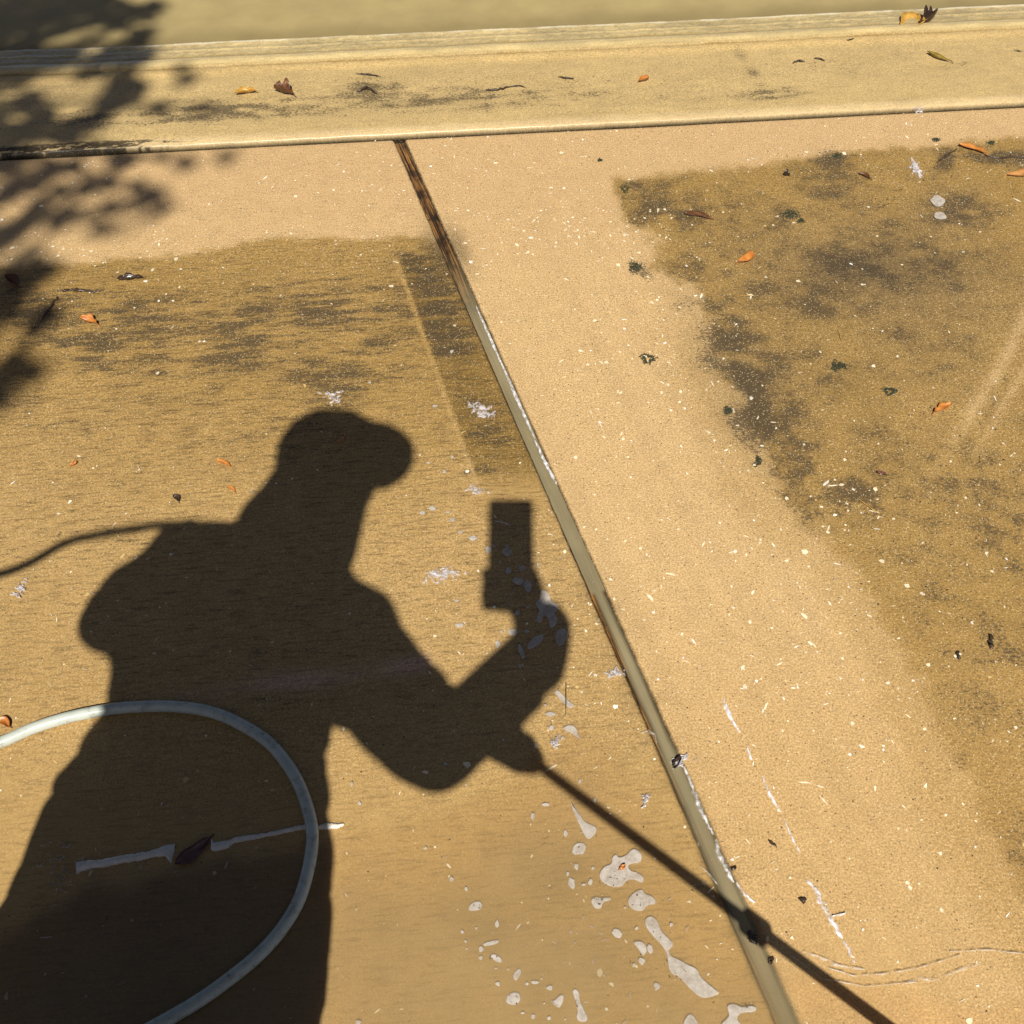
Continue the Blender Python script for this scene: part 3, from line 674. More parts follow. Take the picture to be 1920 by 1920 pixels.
struct(link("foam_specks", mesh(V, Fs, "foam_specks"), M_FOAM), 'stuff', "small scattered specks of soap foam on the wet concrete", "foam")
# sky reflection painted as pale strips on the puddle edge, in the person's shadow
def ribbon(pts, w, z=.003, jit=.5, seed=1, wob=2.0):
    """ragged foam line along pixel points, widths in pixels"""
    r = np.random.default_rng(seed); pts = np.asarray(pts, float); out = []
    for a, b in zip(pts[:-1], pts[1:]):
        n = max(2, int(np.hypot(*(b - a)) / 5))
        for q in range(n): out.append(a + (b - a) * q / n)
    out.append(pts[-1]); out = np.array(out)
    tg = np.gradient(out, axis=0); tg /= np.linalg.norm(tg, axis=1, keepdims=True) + 1e-9
    nr = np.stack([-tg[:, 1], tg[:, 0]], -1); k = len(out)
    env = np.sin(np.linspace(.08, 3.06, k)) ** .5
    h1 = w * env * r.uniform(1 - jit, 1 + jit, k); h2 = w * env * r.uniform(1 - jit, 1 + jit, k)
    c = out + nr * (np.cumsum(r.normal(0, .25, k))[:, None] * wob * .3)
    A = gp(*(c + nr * h1[:, None]).T); B = gp(*(c - nr * h2[:, None]).T); C = gp(*c.T)
    V = [(a[0], a[1], z - .002) for a in A] + [(q[0], q[1], z + .0014 + r.uniform(0, .0008)) for q in C] + [(q[0], q[1], z - .002) for q in B]
    Fs = []
    for i in range(k - 1): Fs += [(i, i + 1, k + i + 1, k + i), (k + i, k + i + 1, 2 * k + i + 1, 2 * k + i)]
    return V, Fs
def band(top, bot, z=.003, seed=1):
    """flat pale band between an upper and a lower ragged pixel edge"""
    r = np.random.default_rng(seed); n = 60
    def res(P):
        P = np.asarray(P, float); d = np.concatenate([[0], np.cumsum(np.hypot(*np.diff(P, axis=0).T))]); q = np.linspace(0, d[-1], n)
        return np.stack([np.interp(q, d, P[:, 0]), np.interp(q, d, P[:, 1])], -1) + np.stack([np.zeros(n), r.normal(0, .7, n)], -1)
    T, B = res(top), res(bot); V = []
    for f, dz in ((0, -.003), (.08, .0005), (.5, .0009), (.92, .0005), (1, -.003)):
        Q = T * (1 - f) + B * f; G = gp(Q[:, 0], Q[:, 1]); V += [(a[0], a[1], z + dz) for a in G]
    Fs = [(a * n + i, (a + 1) * n + i, (a + 1) * n + i + 1, a * n + i + 1) for a in range(4) for i in range(n - 1)]
    return V, Fs
def ftag(geo, label, name="foam_or_glint_line", mat=None, cat="foam line", group="white foam lines on the concrete"):
    me = mesh(*geo, name); o = link(name, me, mat or M_LACE, smooth=True); tag(o, label, cat, group); return o
PE = "sky reflections painted on the puddle edge"
ftag(band(c7([(430, 1012), (470, 1003), (560, 998), (700, 970), (830, 953), (930, 915), (990, 908)]), c7([(434, 1078), (460, 1060), (520, 1046), (600, 1036), (700, 1015), (800, 1000), (870, 984), (930, 976), (965, 1020), (985, 940)]), .003, 41), "painted sky reflection at the puddle edge, left of the maroon leaf", "foam_or_glint_line", M_SKYREFL, "foam line", PE)
ftag(band(c7([(1192, 880), (1205, 902), (1290, 886), (1330, 870), (1400, 860), (1500, 848), (1600, 824), (1722, 798)]), c7([(1188, 945), (1200, 950), (1290, 934), (1310, 905), (1400, 889), (1500, 870), (1600, 850), (1722, 824)]), .003, 42), "painted sky reflection at the puddle edge, between the maroon leaf and the hose", "foam_or_glint_line", M_SKYREFL, "foam line", PE)
ftag(band(c7([(1772, 812), (1840, 792), (1900, 797), (1935, 796)]), c7([(1775, 826), (1850, 828), (1900, 820), (1935, 806)]), .003, 43), "short painted sky reflection on the outer side of the hose loop", "foam_or_glint_line", M_SKYREFL, "foam line", PE)
ftag(merge([ribbon([(893, 575), (912, 616), (944, 690)], 2.2, .0015, .5, 2), ribbon([(938, 676), (960, 728), (985, 782), (1003, 824)], 2.7, .0015, .5, 3), ribbon([(1003, 826), (1020, 862), (1044, 908)], 2.6, .0015, .7, 4)]),
     "bright white foam line along the upper right edge of the joint")
ftag(merge([ribbon([(1283, 1440), (1300, 1480), (1316, 1522), (1338, 1565)], 4.5, .002, .6, 5), ribbon([(1342, 1575), (1350, 1610), (1368, 1640), (1376, 1655)], 5.5, .002, .6, 6), ribbon([(1380, 1655), (1396, 1678), (1414, 1694)], 2.5, .002, .7, 7)]),
     "thick white foam line along the lower right edge of the joint")
ftag(merge([ribbon([(1356, 1310), (1364, 1335), (1376, 1356), (1387, 1375)], 4.2, .002, .6, 8), ribbon([(1400, 1403), (1410, 1425)], 2.6, .002, .7, 9)]), "short white foam streak lying apart, uppermost on the clean path")
ftag(merge([ribbon([(1429, 1455), (1442, 1487), (1464, 1524)], 2.6, .002, .6, 10), ribbon([(1468, 1535), (1482, 1566), (1500, 1600)], 1.8, .002, .7, 11)]), "thin white foam streak halfway down the clean path")
ftag(merge([ribbon([(1512, 1650), (1530, 1668), (1543, 1695), (1560, 1725), (1580, 1760)], 5.0, .002, .7, 12), ribbon([(1580, 1760), (1592, 1780), (1603, 1805)], 2.8, .002, .7, 13), ribbon([(1560, 1718), (1585, 1712)], 2, .002, .6, 14)]), "broad white foam streak low on the clean path")
def scum(cx, cy, rad, n, seed, label, w=2.4):
    """a knot of fine curling strands of foam"""
    r = random.Random(seed); gl = []; ax = r.uniform(0, 3.14)
    for i in range(n * 3):
        t = r.gauss(0, rad * .42); a = ax + r.gauss(0, .9) + (3.14 if r.random() < .5 else 0)
        x, y = cx + t * math.cos(ax) + r.gauss(0, rad * .13), cy + t * math.sin(ax) * .8 + r.gauss(0, rad * .13); P = [(x, y)]
        for q in range(r.randint(2, 5)):
            a += r.uniform(-.9, .9); s = rad * r.uniform(.07, .20); x += s * math.cos(a); y += s * math.sin(a) * .8; P.append((x, y))
        gl.append(ribbon(P, w * r.uniform(.25, .75), .003, .6, seed * 50 + i))
    for i in range(n):
        t = r.gauss(0, rad * .4); x, y = cx + t * math.cos(ax) + r.gauss(0, rad * .1), cy + t * math.sin(ax) * .8 + r.gauss(0, rad * .1)
        gl.append(patch_geo(oval(x, y, r.uniform(1, w * 1.1), r.uniform(.8, w * .8), r.uniform(0, 180), 7, .3), .0028, .0007))
    return ftag(merge(gl), label, "foam_scum", M_STRING, "foam scum", "stringy white foam scum")
scum(906, 772, 30, 11, 21, "stringy white foam scum beside the scored line left of the joint")
scum(826, 1078, 32, 15, 22, "stringy star shaped foam scum between the chest and phone shadows")
scum(1152, 1265, 17, 10, 23, "white foam scum caught on the left rim of the joint", 2.6)
scum(1044, 1390, 19, 9, 24, "feathery foam scum right of the hand's shadow", 2.4)
scum(1716, 318, 18, 16, 25, "bright white foam scum on the dirty concrete below the kerb", 2.6)
scum(1274, 1430, 20, 12, 26, "foam scum clinging to the joint beside a dark seed pod", 2.8)
scum(38, 1108, 22, 7, 27, "thin foam scum on the sunlit concrete under the hose's shadow", 1.8)
scum(895, 920, 20, 8, 28, "foam scum at the lower end of the scored line", 2.4)
scum(1210, 1500, 16, 8, 29, "small foam smear between the wand's shadow and the joint", 2.6)
scum(1720, 195, 22, 9, 30, "white foam lodged under the kerb lip", 2.6)
scum(620, 745, 26, 6, 31, "thin foam threads above the cap's shadow", 1.5)
for x, y, rx, ry, lab in ((1758, 379, 15, 10, "upper of two round foam spots on the dark stain"), (1762, 407, 13, 7, "lower of two round foam spots on the dark stain")):
    foam(oval(x, y, rx, ry, 8), lab, None, M_FOAM, .002)
# squiggles near the puddle edge
gl = []
r = random.Random(5)
for i in range(34):
    x, y = r.gauss(112, 22), r.gauss(1622, 34); a = r.uniform(0, 6.28); P = [(x, y)]
    for q in range(r.randint(3, 6)):
        a += r.uniform(-1.2, 1.2); x += 4.5 * math.cos(a); y += 3.5 * math.sin(a); P.append((x, y))
    gl.append(ribbon(P, .9, .003, .4, 400 + i))
for i in range(70):
    x, y = r.uniform(60, 620), r.uniform(1100, 1900); a = r.uniform(0, 6.28); P = [(x, y)]
    for q in range(r.randint(1, 3)):
        a += r.uniform(-.9, .9); x += 4 * math.cos(a); y += 3 * math.sin(a); P.append((x, y))
    gl.append(ribbon(P, r.uniform(.7, 1.5), .003, .4, 500 + i))
for P, w in (([(1505, 1785), (1540, 1796), (1570, 1810), (1620, 1818)], 3.0), ([(1550, 1815), (1600, 1830), (1660, 1825), (1720, 1815), (1800, 1790)], 1.2), ([(1765, 1832), (1800, 1818), (1835, 1808)], 3.2), ([(1690, 1848), (1720, 1835), (1760, 1838)], 3.4),
             ([(1480, 1790), (1540, 1835), (1620, 1850), (1720, 1842)], .9), ([(1780, 1785), (1850, 1782), (1925, 1790)], 1.0), ([(1215, 1370), (1228, 1378), (1232, 1395)], 1.1), ([(1202, 1376), (1212, 1372), (1222, 1378)], 1.0), ([(1313, 1625), (1330, 1640), (1345, 1660)], 1.4)):
    gl.append(ribbon(P, w, .003, .5, 600 + int(P[0][0])))
struct(link("foam_threads", mesh(*merge(gl), "foam_threads"), M_FILM, smooth=True), 'stuff', "fine curling threads of foam and silt on the wet concrete", "foam")

# ------------------------------------------------------------------ leaves, twigs, seeds, moss
def leafmat(name, a, b, rough=.4):
    return simple(name, a, rough, scale=70, col2=b, bump=.0012)
LM = {'orange': leafmat("orange_leaf", (.50, .20, .038), (.36, .115, .02)), 'yellow': leafmat("yellow_leaf", (.55, .32, .06), (.40, .20, .035)),
      'brown': leafmat("brown_leaf", (.16, .062, .020), (.075, .03, .012)), 'dark': leafmat("dark_wet_leaf", (.055, .03, .018), (.025, .016, .012), .25),
      'tan': leafmat("tan_leaf", (.48, .23, .07), (.36, .16, .045)), 'maroon': leafmat("maroon_wet_leaf", (.17, .062, .045), (.09, .035, .028), .2),
      'green': leafmat("yellow_green_leaf", (.26, .18, .025), (.16, .11, .015))}
def leaf(A, B, wf, mat, label, curl=.25, lift=.004, bend=.15, notch=0.0, z0=.001, cat="leaf", group="fallen leaves on the concrete"):
    a, b = gp(*A), gp(*B); L = np.linalg.norm(b - a); u = (b - a) / L; v = np.array([-u[1], u[0], 0])
    r = np.random.default_rng(int(A[0] + A[1])); nl, nw = 15, 7; V, Fs = [], []
    ph = r.uniform(0, 6.28)
    for i in range(nl):
        t = i / (nl - 1)
        w = L * wf * (math.sin(math.pi * t ** .85) ** .75 if 0 < t < 1 else 0.02) * (1 + .12 * math.sin(9 * t + ph)) * (1 - notch * max(0, math.sin(14 * t + ph)))
        mid = a + u * L * t + v * bend * L * math.sin(math.pi * t)
        for j in range(nw):
            s = j / (nw - 1) * 2 - 1
            z = z0 + lift * (t - .5) ** 2 * 3 + curl * w * s * s + .0012 * math.sin(7 * t + 3 * s + ph) + (-.0006 if j == nw // 2 else 0) + .0014
            V.append(tuple(mid[:2] + v[:2] * s * w * .5 * (1 - .25 * curl * abs(s))) + (z,))
    for i in range(nl - 1):
        for j in range(nw - 1):
            q = i * nw + j; Fs.append((q, q + 1, q + nw + 1, q + nw))
    # underside and stem
    n = len(V); V += [(x, y, z - .0007) for x, y, z in V]; Fs += [tuple(i + n for i in f[::-1]) for f in Fs[:]]
    rim = [j for j in range(nw)] + [i * nw + nw - 1 for i in range(1, nl)] + [(nl - 1) * nw + j for j in range(nw - 2, -1, -1)] + [i * nw for i in range(nl - 2, 0, -1)]
    for p, q in zip(rim, rim[1:] + rim[:1]): Fs.append((q, p, p + n, q + n))
    o = link("fallen_leaf", mesh(V, Fs, "fallen_leaf"), LM[mat], smooth=True)
    # stem: a part of its own
    st0, st1 = b, b + u * L * .12 + v * L * .03
    tb = tube_geo([st0 + [0, 0, z0 + lift * .6 + .001], (st0 + st1) / 2 + [0, 0, z0 + .002], st1 + [0, 0, z0 + .0012]], [L * .018 + .0002, L * .014 + .0002, L * .012 + .0002], 6)
    link("stem", mesh(*tb, "stem"), LM[mat], o)
    tag(o, label, cat, group)
    return o
def tube_geo(P, R, k=10, cap=True):
    P = np.asarray(P, float); V, Fs = [], []
    tg = np.gradient(P, axis=0); span = P[-1] - P[0]
    up = np.array([1.0, 0, 0]) if abs(span[2]) > .75 * np.linalg.norm(span) else np.array([0.0, 0, 1.0])
    for i in range(len(P)):
        t = tg[i] / (np.linalg.norm(tg[i]) + 1e-12); s = np.cross(t, up)
        if np.linalg.norm(s) < .02: s = np.cross(t, [.3, 1.0, 0])
        s /= np.linalg.norm(s); w = np.cross(s, t)
        r = R if np.isscalar(R) else R[i]
        for j in range(k):
            a = 6.28318 * j / k; V.append(tuple(P[i] + r * (math.cos(a) * s + math.sin(a) * w)))
    for i in range(len(P) - 1):
        for j in range(k):
            Fs.append((i * k + j, i * k + (j + 1) % k, (i + 1) * k + (j + 1) % k, (i + 1) * k + j))
    if cap: Fs += [tuple(range(k - 1, -1, -1)), tuple(range((len(P) - 1) * k, len(P) * k))]
    return V, Fs
def catmull(P, n=10):
    P = np.asarray(P, float); Q = np.concatenate([[2 * P[0] - P[1]], P, [2 * P[-1] - P[-2]]]); out = []
    for i in range(1, len(Q) - 2):
        for t in np.linspace(0, 1, n, endpoint=False):
            a, b, c, d = Q[i - 1:i + 3]
            out.append(.5 * ((2 * b) + (-a + c) * t + (2 * a - 5 * b + 4 * c - d) * t * t + (-a + 3 * b - 3 * c + d) * t ** 3))
    out.append(P[-1]); return np.array(out)

KZ = .010
leaf((1410, 475), (1382, 494), .46, 'orange', "orange curled leaf alone on the dirty stained concrete", .35, .006, .18)
leaf((1783, 760), (1750, 776), .40, 'orange', "narrow waisted orange leaf near the pale scrub marks", .3, .006, -.05, .35)
leaf((1796, 275), (1846, 291), .36, 'orange', "long wavy orange leaf lying on dark grime near the kerb", .3, .008, .12, .35)
leaf((1940, 322), (1886, 331), .34, 'tan', "tan leaf cut by the right edge of the picture", .25, .005, .05)
leaf((1718, 30), (1689, 58), .62, 'yellow', "broad yellow leaf resting on the far edge of the kerb", .25, .012, .05, 0, -.004)
leaf((1747, 28), (1722, 48), .55, 'dark', "dark shrivelled leaf beside the broad yellow leaf", .9, .016, .1, .4, -.004)
leaf((152, 602), (184, 612), .50, 'orange', "orange brown curled leaf on the dark mossy patch", .6, .010, .1, .3)
leaf((12, 522), (34, 540), .50, 'brown', "brown leaf in the tree's shadow at the left edge", .4, .008, .1)
leaf((406, 864), (433, 877), .30, 'orange', "orange sliver of a leaf left of the cap's shadow", .3, .003, .05)
leaf((144, 866), (132, 876), .6, 'orange', "tiny orange leaf scrap on the sunlit left concrete", .4, .003)
leaf((426, 914), (442, 926), .26, 'orange', "tiny orange splinter above the shoulder's shadow", .2, .002)
leaf((648, 822), (630, 830), .5, 'tan', "small dull leaf inside the cap's shadow", .3, .003)
leaf((330, 1622), (396, 1572), .40, 'maroon', "wet maroon leaf lying in the puddle inside the hose loop", .18, .004, -.05)
leaf((-6, 1352), (20, 1366), .55, 'orange', "orange leaf at the left edge beside the hose", .3, .004)
leaf((443, 186), (482, 181), .40, 'yellow', "yellow and brown curled leaf on the kerb in light tree shade", .6, .010, .12, .3, KZ)
leaf((516, 178), (552, 188), .62, 'brown', "brown crumpled leaf on the kerb beside the yellow one", .8, .012, .1, .5, KZ)
leaf((1216, 154), (1196, 161), .50, 'orange', "small rust coloured leaf on the middle of the kerb", .5, .006, 0, 0, KZ)
leaf((1735, 106), (1780, 124), .22, 'green', "yellow green winged seed leaf on the right of the kerb", .4, .006, -.05, 0, KZ)
leaf((1643, 888), (1661, 893), .45, 'maroon', "tiny red brown leaf scrap on the stained right concrete", .4, .003)
leaf((1172, 1625), (1160, 1633), .62, 'orange', "orange leaf scrap stuck on the wide lobed foam patch", .2, .002, 0, 0, .0042)
leaf((222, 528), (268, 524), .34, 'dark', "dark wet leaf on the upper left dirty concrete", .6, .008, .06, .3)
leaf((1262, 1446), (1276, 1424), .5, 'dark', "dark seed pod wedged at the rim of the joint", .9, .010, .05)
leaf((326, 932), (336, 944), .55, 'dark', "small dark seed on the sunlit concrete left of the shoulder", .5, .004)
leaf((1282, 402), (1332, 412), .3, 'brown', "flat brown leaf half hidden in grime right of the clean path", .2, .003, .1)
leaf((1468, 330), (1480, 332), .9, 'dark', "round dark seed shell below the kerb on the dirty concrete", .9, .006)
leaf((1608, 328), (1632, 338), .35, 'brown', "brown leaf strip among the dark specks below the kerb", .4, .005)
def twig(P, r, label, z=.002, mat=None, name="twig", cat="twig", group="twigs and bark scraps"):
    W3 = catmull([gp(*p) + np.array([0, 0, z + random.uniform(0, .003)]) for p in P], 6)
    n = len(W3); q = np.random.default_rng(int(P[0][0] + P[0][1]))
    R = r * (.12 + .88 * np.sin(np.linspace(.12, 3.02, n)) ** .6) * q.uniform(.55, 1.25, n)
    W3[:, :2] += q.normal(0, r * .35, (n, 2))
    Vt, Ft = tube_geo(W3, R, 7); Vt = np.array(Vt); Vt[:, :2] += q.normal(0, r * .16, (len(Vt), 2)); Vt[:, 2] = z + np.maximum(0, Vt[:, 2] - z) * .55
    o = link(name, mesh(Vt, Ft, name), mat or M_DARK, smooth=True); tag(o, label, cat, group); return o
twig([(108, 547), (130, 545), (150, 546), (190, 548)], .0042, "long dark wet twig in the edge of the tree's shadow")
twig([(80, 600), (96, 575), (110, 556)], .0034, "dark twig leaning against the long wet twig")
twig([(1758, 305), (1775, 292), (1795, 280)], .0032, "dark twig left of the long wavy orange leaf", .001)
twig([(1846, 292), (1870, 297), (1900, 295), (1925, 298)], .0032, "dark root like twig right of the long wavy orange leaf", .001)
twig([(910, 176), (935, 174), (955, 170)], .0042, "dark bark strip on the middle of the kerb", KZ)
twig([(952, 170), (970, 168), (985, 171)], .0026, "thin dark curl touching the bark strip on the kerb", KZ)
twig([(1046, 150), (1060, 153), (1076, 154)], .003, "short dark twig on the kerb right of the bark strip", KZ)
twig([(1484, 124), (1496, 121), (1508, 122)], .0036, "thick dark scrap on the right part of the kerb", KZ)
twig([(1523, 116), (1535, 117), (1545, 121)], .0024, "thin bent twig beside the thick dark scrap on the kerb", KZ)
twig([(1586, 82), (1600, 80)], .0024, "small dark splinter near the far edge of the kerb", KZ)
twig([(668, 145), (690, 146), (712, 150)], .0028, "dark straw on the kerb above the bark crumbs", KZ)
twig([(670, 178), (690, 173), (708, 182)], .0050, "black clump of bark on the kerb", KZ)
twig([(1900, 101), (1914, 103)], .0022, "tiny brown splinter at the right end of the kerb", KZ)
twig([(1856, 1192), (1857, 1205), (1858, 1218)], .0042, "dark wet bark chip near the right edge of the slab")
twig([(1795, 1222), (1798, 1238)], .0032, "small dark chip left of the wet bark chip")
twig([(1440, 1575), (1455, 1590)], .0020, "thin black straw low on the clean path")
twig([(1372, 1632), (1379, 1627)], .0026, "black crumb against the thick white foam line")
twig([(1503, 1688), (1508, 1691)], .0044, "round black crumb beside the broad white foam streak")
twig([(1440, 1803), (1448, 1806)], .0044, "black and white pebble beside the wand's shadow")
twig([(1400, 1748), (1410, 1760), (1418, 1770)], .0070, "dark clod of debris in the wand's shadow over the joint")
twig([(928, 980), (945, 983), (957, 988)], .0010, "pale straw inside the phone's shadow", .003, M_FOAMW)
twig([(1606, 935), (1625, 950), (1648, 966)], .0009, "pale straw across the dark speckled stain", .002, LM['yellow'])
twig([(1570, 618), (1578, 640)], .0009, "upper pale straw on the stained concrete", .002, LM['yellow'])
twig([(1384, 556), (1412, 556)], .0008, "level pale straw on the stained concrete", .002, LM['yellow'])
twig([(1062, 1282), (1060, 1344)], .0008, "fine dark straw beside the stretched foam patch", .003)
# moss clumps: small tufted cushions
M_MOSS = simple("dark_moss", (.022, .026, .010), .9, scale=200, col2=(.045, .045, .018), bump=.003)
def moss(cx, cy, rx, ry, label, hole=False, seed=0, mat=None):
    r = np.random.default_rng(seed + int(cx)); V, Fs = [], []
    n = int(260 * max(.5, rx / 16))
    for i in range(n):
        a = r.uniform(0, 6.28); q = math.sqrt(r.uniform(.2 if hole else 0, 1)) * r.uniform(.6, 1.25) * (1 + .25 * math.sin(3 * a + cx))
        c = gp(cx + rx * q * math.cos(a), cy + ry * q * math.sin(a)); s = r.uniform(.0006, .0019)
        h = r.uniform(.0008, .003) * (1.1 - min(q, 1)) + .001
        i0 = len(V); k = 5
        for j in range(k):
            t = 6.28 * j / k + r.uniform(0, .6); V.append((c[0] + s * math.cos(t), c[1] + s * math.sin(t), 0.0002))
        V.append((c[0] + r.uniform(-.001, .001), c[1] + r.uniform(-.001, .001), h))
        Fs += [(i0 + j, i0 + (j + 1) % k, i0 + k) for j in range(k)]
    o = link("moss_clump", mesh(V, Fs, "moss_clump"), mat or M_MOSS); tag(o, label, "moss", "moss clumps growing on the concrete"); return o
moss(1482, 402, 19, 10, "larger dark moss clump with a tail on the stained concrete")
moss(1502, 414, 7, 4, "tail end crumb of moss beside the larger clump")
moss(1215, 673, 14, 10, "ring shaped dark moss clump on the clean path", True)
moss(1572, 686, 16, 9, "flat black spot of moss on the stained concrete", False, 3)
moss(1668, 734, 12, 8, "small green black moss clump above the narrow orange leaf", True)
moss(1190, 500, 15, 11, "loose moss clump on the border of the clean path", False, 5)
moss(1421, 864, 7, 10, "upright moss tuft at the corner of the dark speckled stain")
moss(1172, 354, 9, 7, "moss dot at the corner of the upper dirty area", True)
moss(1125, 300, 4, 3, "single black dot of moss below the kerb")
moss(1365, 770, 9, 7, "faint moss dot on the edge of the dark stain", False, 8)
moss(1755, 262, 9, 4, "moss speck below the kerb lip, left one of the row")
moss(1858, 268, 8, 4, "moss speck below the kerb lip, right one of the row")
moss(1570, 292, 10, 6, "moss tuft on the upper border of the dirty area")
# crumbs of leaf and bark too many to count
def crumbs():
    r = np.random.default_rng(11); V, Fs = [], []
    def add(cx, cy, s, z, el, rot):
        c = gp(cx, cy, z); i0 = len(V); k = 5
        for j in range(k):
            t = 6.28 * j / k; X, Y = s * r.uniform(.6, 1.2) * math.cos(t), s * el * r.uniform(.6, 1.2) * math.sin(t)
            V.append((c[0] + X * math.cos(rot) - Y * math.sin(rot), c[1] + X * math.sin(rot) + Y * math.cos(rot), z + .0003))
        V.append((c[0], c[1], z + s * .5)); Fs.extend((i0 + j, i0 + (j + 1) % k, i0 + k) for j in range(k))
    for _ in range(520):                                        # on the kerb
        t = r.random()
        x = r.normal(800, 260) if t < .4 else (r.normal(250, 150) if t < .75 else r.uniform(900, 1900))
        f = np.clip(r.beta(3, 2), .05, .97); y0 = 118 + (960 - x) * .045; y1 = 224 + (960 - x) * .052
        y = y0 + (y1 - y0) * f
        add(x, y, r.uniform(.0009, .0030) * (1 if r.random() < .85 else 1.6), KZ - .003, r.uniform(.25, .7), r.normal(0, .6))
    for _ in range(240):                                        # along the scored strip head and by the joint
        x, y = r.normal(790, 42), r.normal(482, 12)
        jx = 749 + (y - 262) * .4389
        if abs(x - jx) < 16: continue
        add(x, y, r.uniform(.0006, .0020), .0004, r.uniform(.2, .8), r.uniform(0, 3))
    for _ in range(520):
        x, y = r.uniform(0, 1920), r.uniform(320, 1900)
        jx = 749 + (y - 262) * .4389
        if abs(x - jx) < 30: continue
        add(x, y, r.uniform(.0006, .0019), .0006, r.uniform(.25, .8), r.uniform(0, 3))
    for _ in range(260):
        x, y = r.normal(1650, 150), r.normal(330, 45)
        if y < 265 - (x - 1700) * .06: continue
        add(x, y, r.uniform(.0007, .0034), .0005, r.uniform(.25, .7), r.normal(0, .7))
    for _ in range(260):
        x, y = r.normal(1790, 120), r.normal(930, 150)
        add(x, y, r.uniform(.0007, .0030), .0005, r.uniform(.25, .7), r.normal(.3, .6))
    for (cx, cy, rx, ry, n) in ((1150, 1640, 28, 22, 16), (1195, 1690, 16, 12, 5), (1240, 1740, 20, 30, 8), (1275, 1820, 30, 20, 10), (1085, 1593, 9, 7, 4), (1120, 1690, 12, 6, 8), (960, 1875, 12, 10, 5), (1022, 1150 + 40, 20, 20, 6), (1758, 379, 9, 6, 9), (1762, 407, 7, 4, 6), (890, 1698, 10, 6, 4), (1080, 1880, 8, 14, 4), (925, 1798, 8, 6, 4), (1395, 1890, 24, 14, 6)):
        for _ in range(n):
            add(cx + r.uniform(-1, 1) * rx, cy + r.uniform(-1, 1) * ry, r.uniform(.0006, .0014), .0035, r.uniform(.4, 1), r.uniform(0, 3))
    for (cx, cy, sx, sy, n) in ((690, 150, 18, 4, 22), (688, 178, 16, 7, 60), (742, 183, 14, 6, 16), (930, 175, 24, 4, 40), (1060, 153, 16, 3, 14), (1420, 178, 14, 5, 22), (150, 250, 40, 8, 60), (120, 195, 20, 4, 20), (150, 225, 30, 6, 24), (1890, 300, 30, 5, 50), (1770, 300, 14, 8, 30)):
        for _ in range(n): add(r.normal(cx, sx), r.normal(cy, sy), r.uniform(.0008, .0030), KZ - .003 if cy < 240 else .0005, r.uniform(.25, .7), r.normal(0, .8))
    o = link("debris_crumbs", mesh(V, Fs, "debris_crumbs"), M_DARK); struct(o, 'stuff', "dark crumbs of leaf and bark scattered over kerb and driveway", "debris")
crumbs()

# ------------------------------------------------------------------ garden hose lying on the slab
def hose():
    pts = [(-420, 1560), (-250, 1480), (-100, 1425), (0, 1392), (60, 1367), (130, 1345), (200, 1331), (260, 1326), (330, 1326), (400, 1337), (460, 1362), (510, 1398), (548, 1446), (572, 1500), (584, 1560), (580, 1620), (561, 1684), (530, 1738), (490, 1785), (440, 1828), (380, 1872), (320, 1908), (255, 1945), (150, 2010), (0, 2110), (-260, 2280)]
    R = .0090
    W3 = catmull([gp(x, y, R + .0005) for x, y in pts], 12)
    ii = np.arange(len(W3)); W3[:, 0] += (vn(ii / 14, ii * 0, 201) - .5) * .0025; W3[:, 1] += (vn(ii / 17, ii * 0, 202) - .5) * .0025
    m, t, p = newmat("pale_grey_hose"); k = N(t); co = k.coord()
    n = k.noise(co, 35, 4); c = k.mix(k.mr(n, .4, .7, 0, 1), (.50, .52, .43, 1), (.41, .43, .36, 1))
    k.l(k.mix(k.mr(k.noise(co, 70, 5, .75), .54, .70, 0, .75), c, (.23, .19, .12, 1)), p.inputs['Base Color'])
    p.inputs['Roughness'].default_value = .20
    o = link("garden_hose", mesh(*tube_geo(W3, R, 20), "garden_hose"), m, smooth=True)
    tag(o, "pale grey green garden hose curving in a loop at the lower left", "hose")
hose()

# ------------------------------------------------------------------ the person taking the picture, behind the camera: seen by the shadow
def cap_bm(bm, A, B, ra, rb, seg=14):
    """tapered capsule as the hull of two balls"""
    t = bmesh.new()
    for c, r in ((A, ra), (B, rb)):
        bmesh.ops.create_icosphere(t, subdivisions=2, radius=r, matrix=Matrix.Translation(Vector(c)))
    res = bmesh.ops.convex_hull(t, input=t.verts[:])
    bmesh.ops.delete(t, geom=[e for e in set(res['geom_interior']) | set(res['geom_unused']) if isinstance(e, bmesh.types.BMVert)], context='VERTS')
    m2 = bpy.data.meshes.new("t"); t.to_mesh(m2); t.free(); bm.from_mesh(m2); bpy.data.meshes.remove(m2)
def ell_bm(bm, c, r, rot=None):
    M = Matrix.Translation(Vector(c)) @ (rot or Matrix.Identity(4)) @ Matrix.Diagonal((*r, 1))
    bmesh.ops.create_icosphere(bm, subdivisions=3, radius=1.0, matrix=M)
def fuse(name, bm, voxel, mat, parent=None, smooth=2):
    me = bpy.data.meshes.new(name); bm.to_mesh(me); bm.free()
    tmp = bpy.data.objects.new(name + "_raw", me); SC.collection.objects.link(tmp)
    md = tmp.modifiers.new("r", 'REMESH'); md.mode = 'VOXEL'; md.voxel_size = voxel
    if smooth:
        sm = tmp.modifiers.new("s", 'SMOOTH'); sm.factor = .5; sm.iterations = smooth
    dg = bpy.context.evaluated_depsgraph_get(); out = bpy.data.meshes.new_from_object(tmp.evaluated_get(dg))
    bpy.data.objects.remove(tmp); out.name = name; out.materials.clear()
    return link(name, out, mat, parent, True)
def S(px, py, H): return sunpt(px, py, H)
def spx(px, py, r): return r * mpp(px, py)
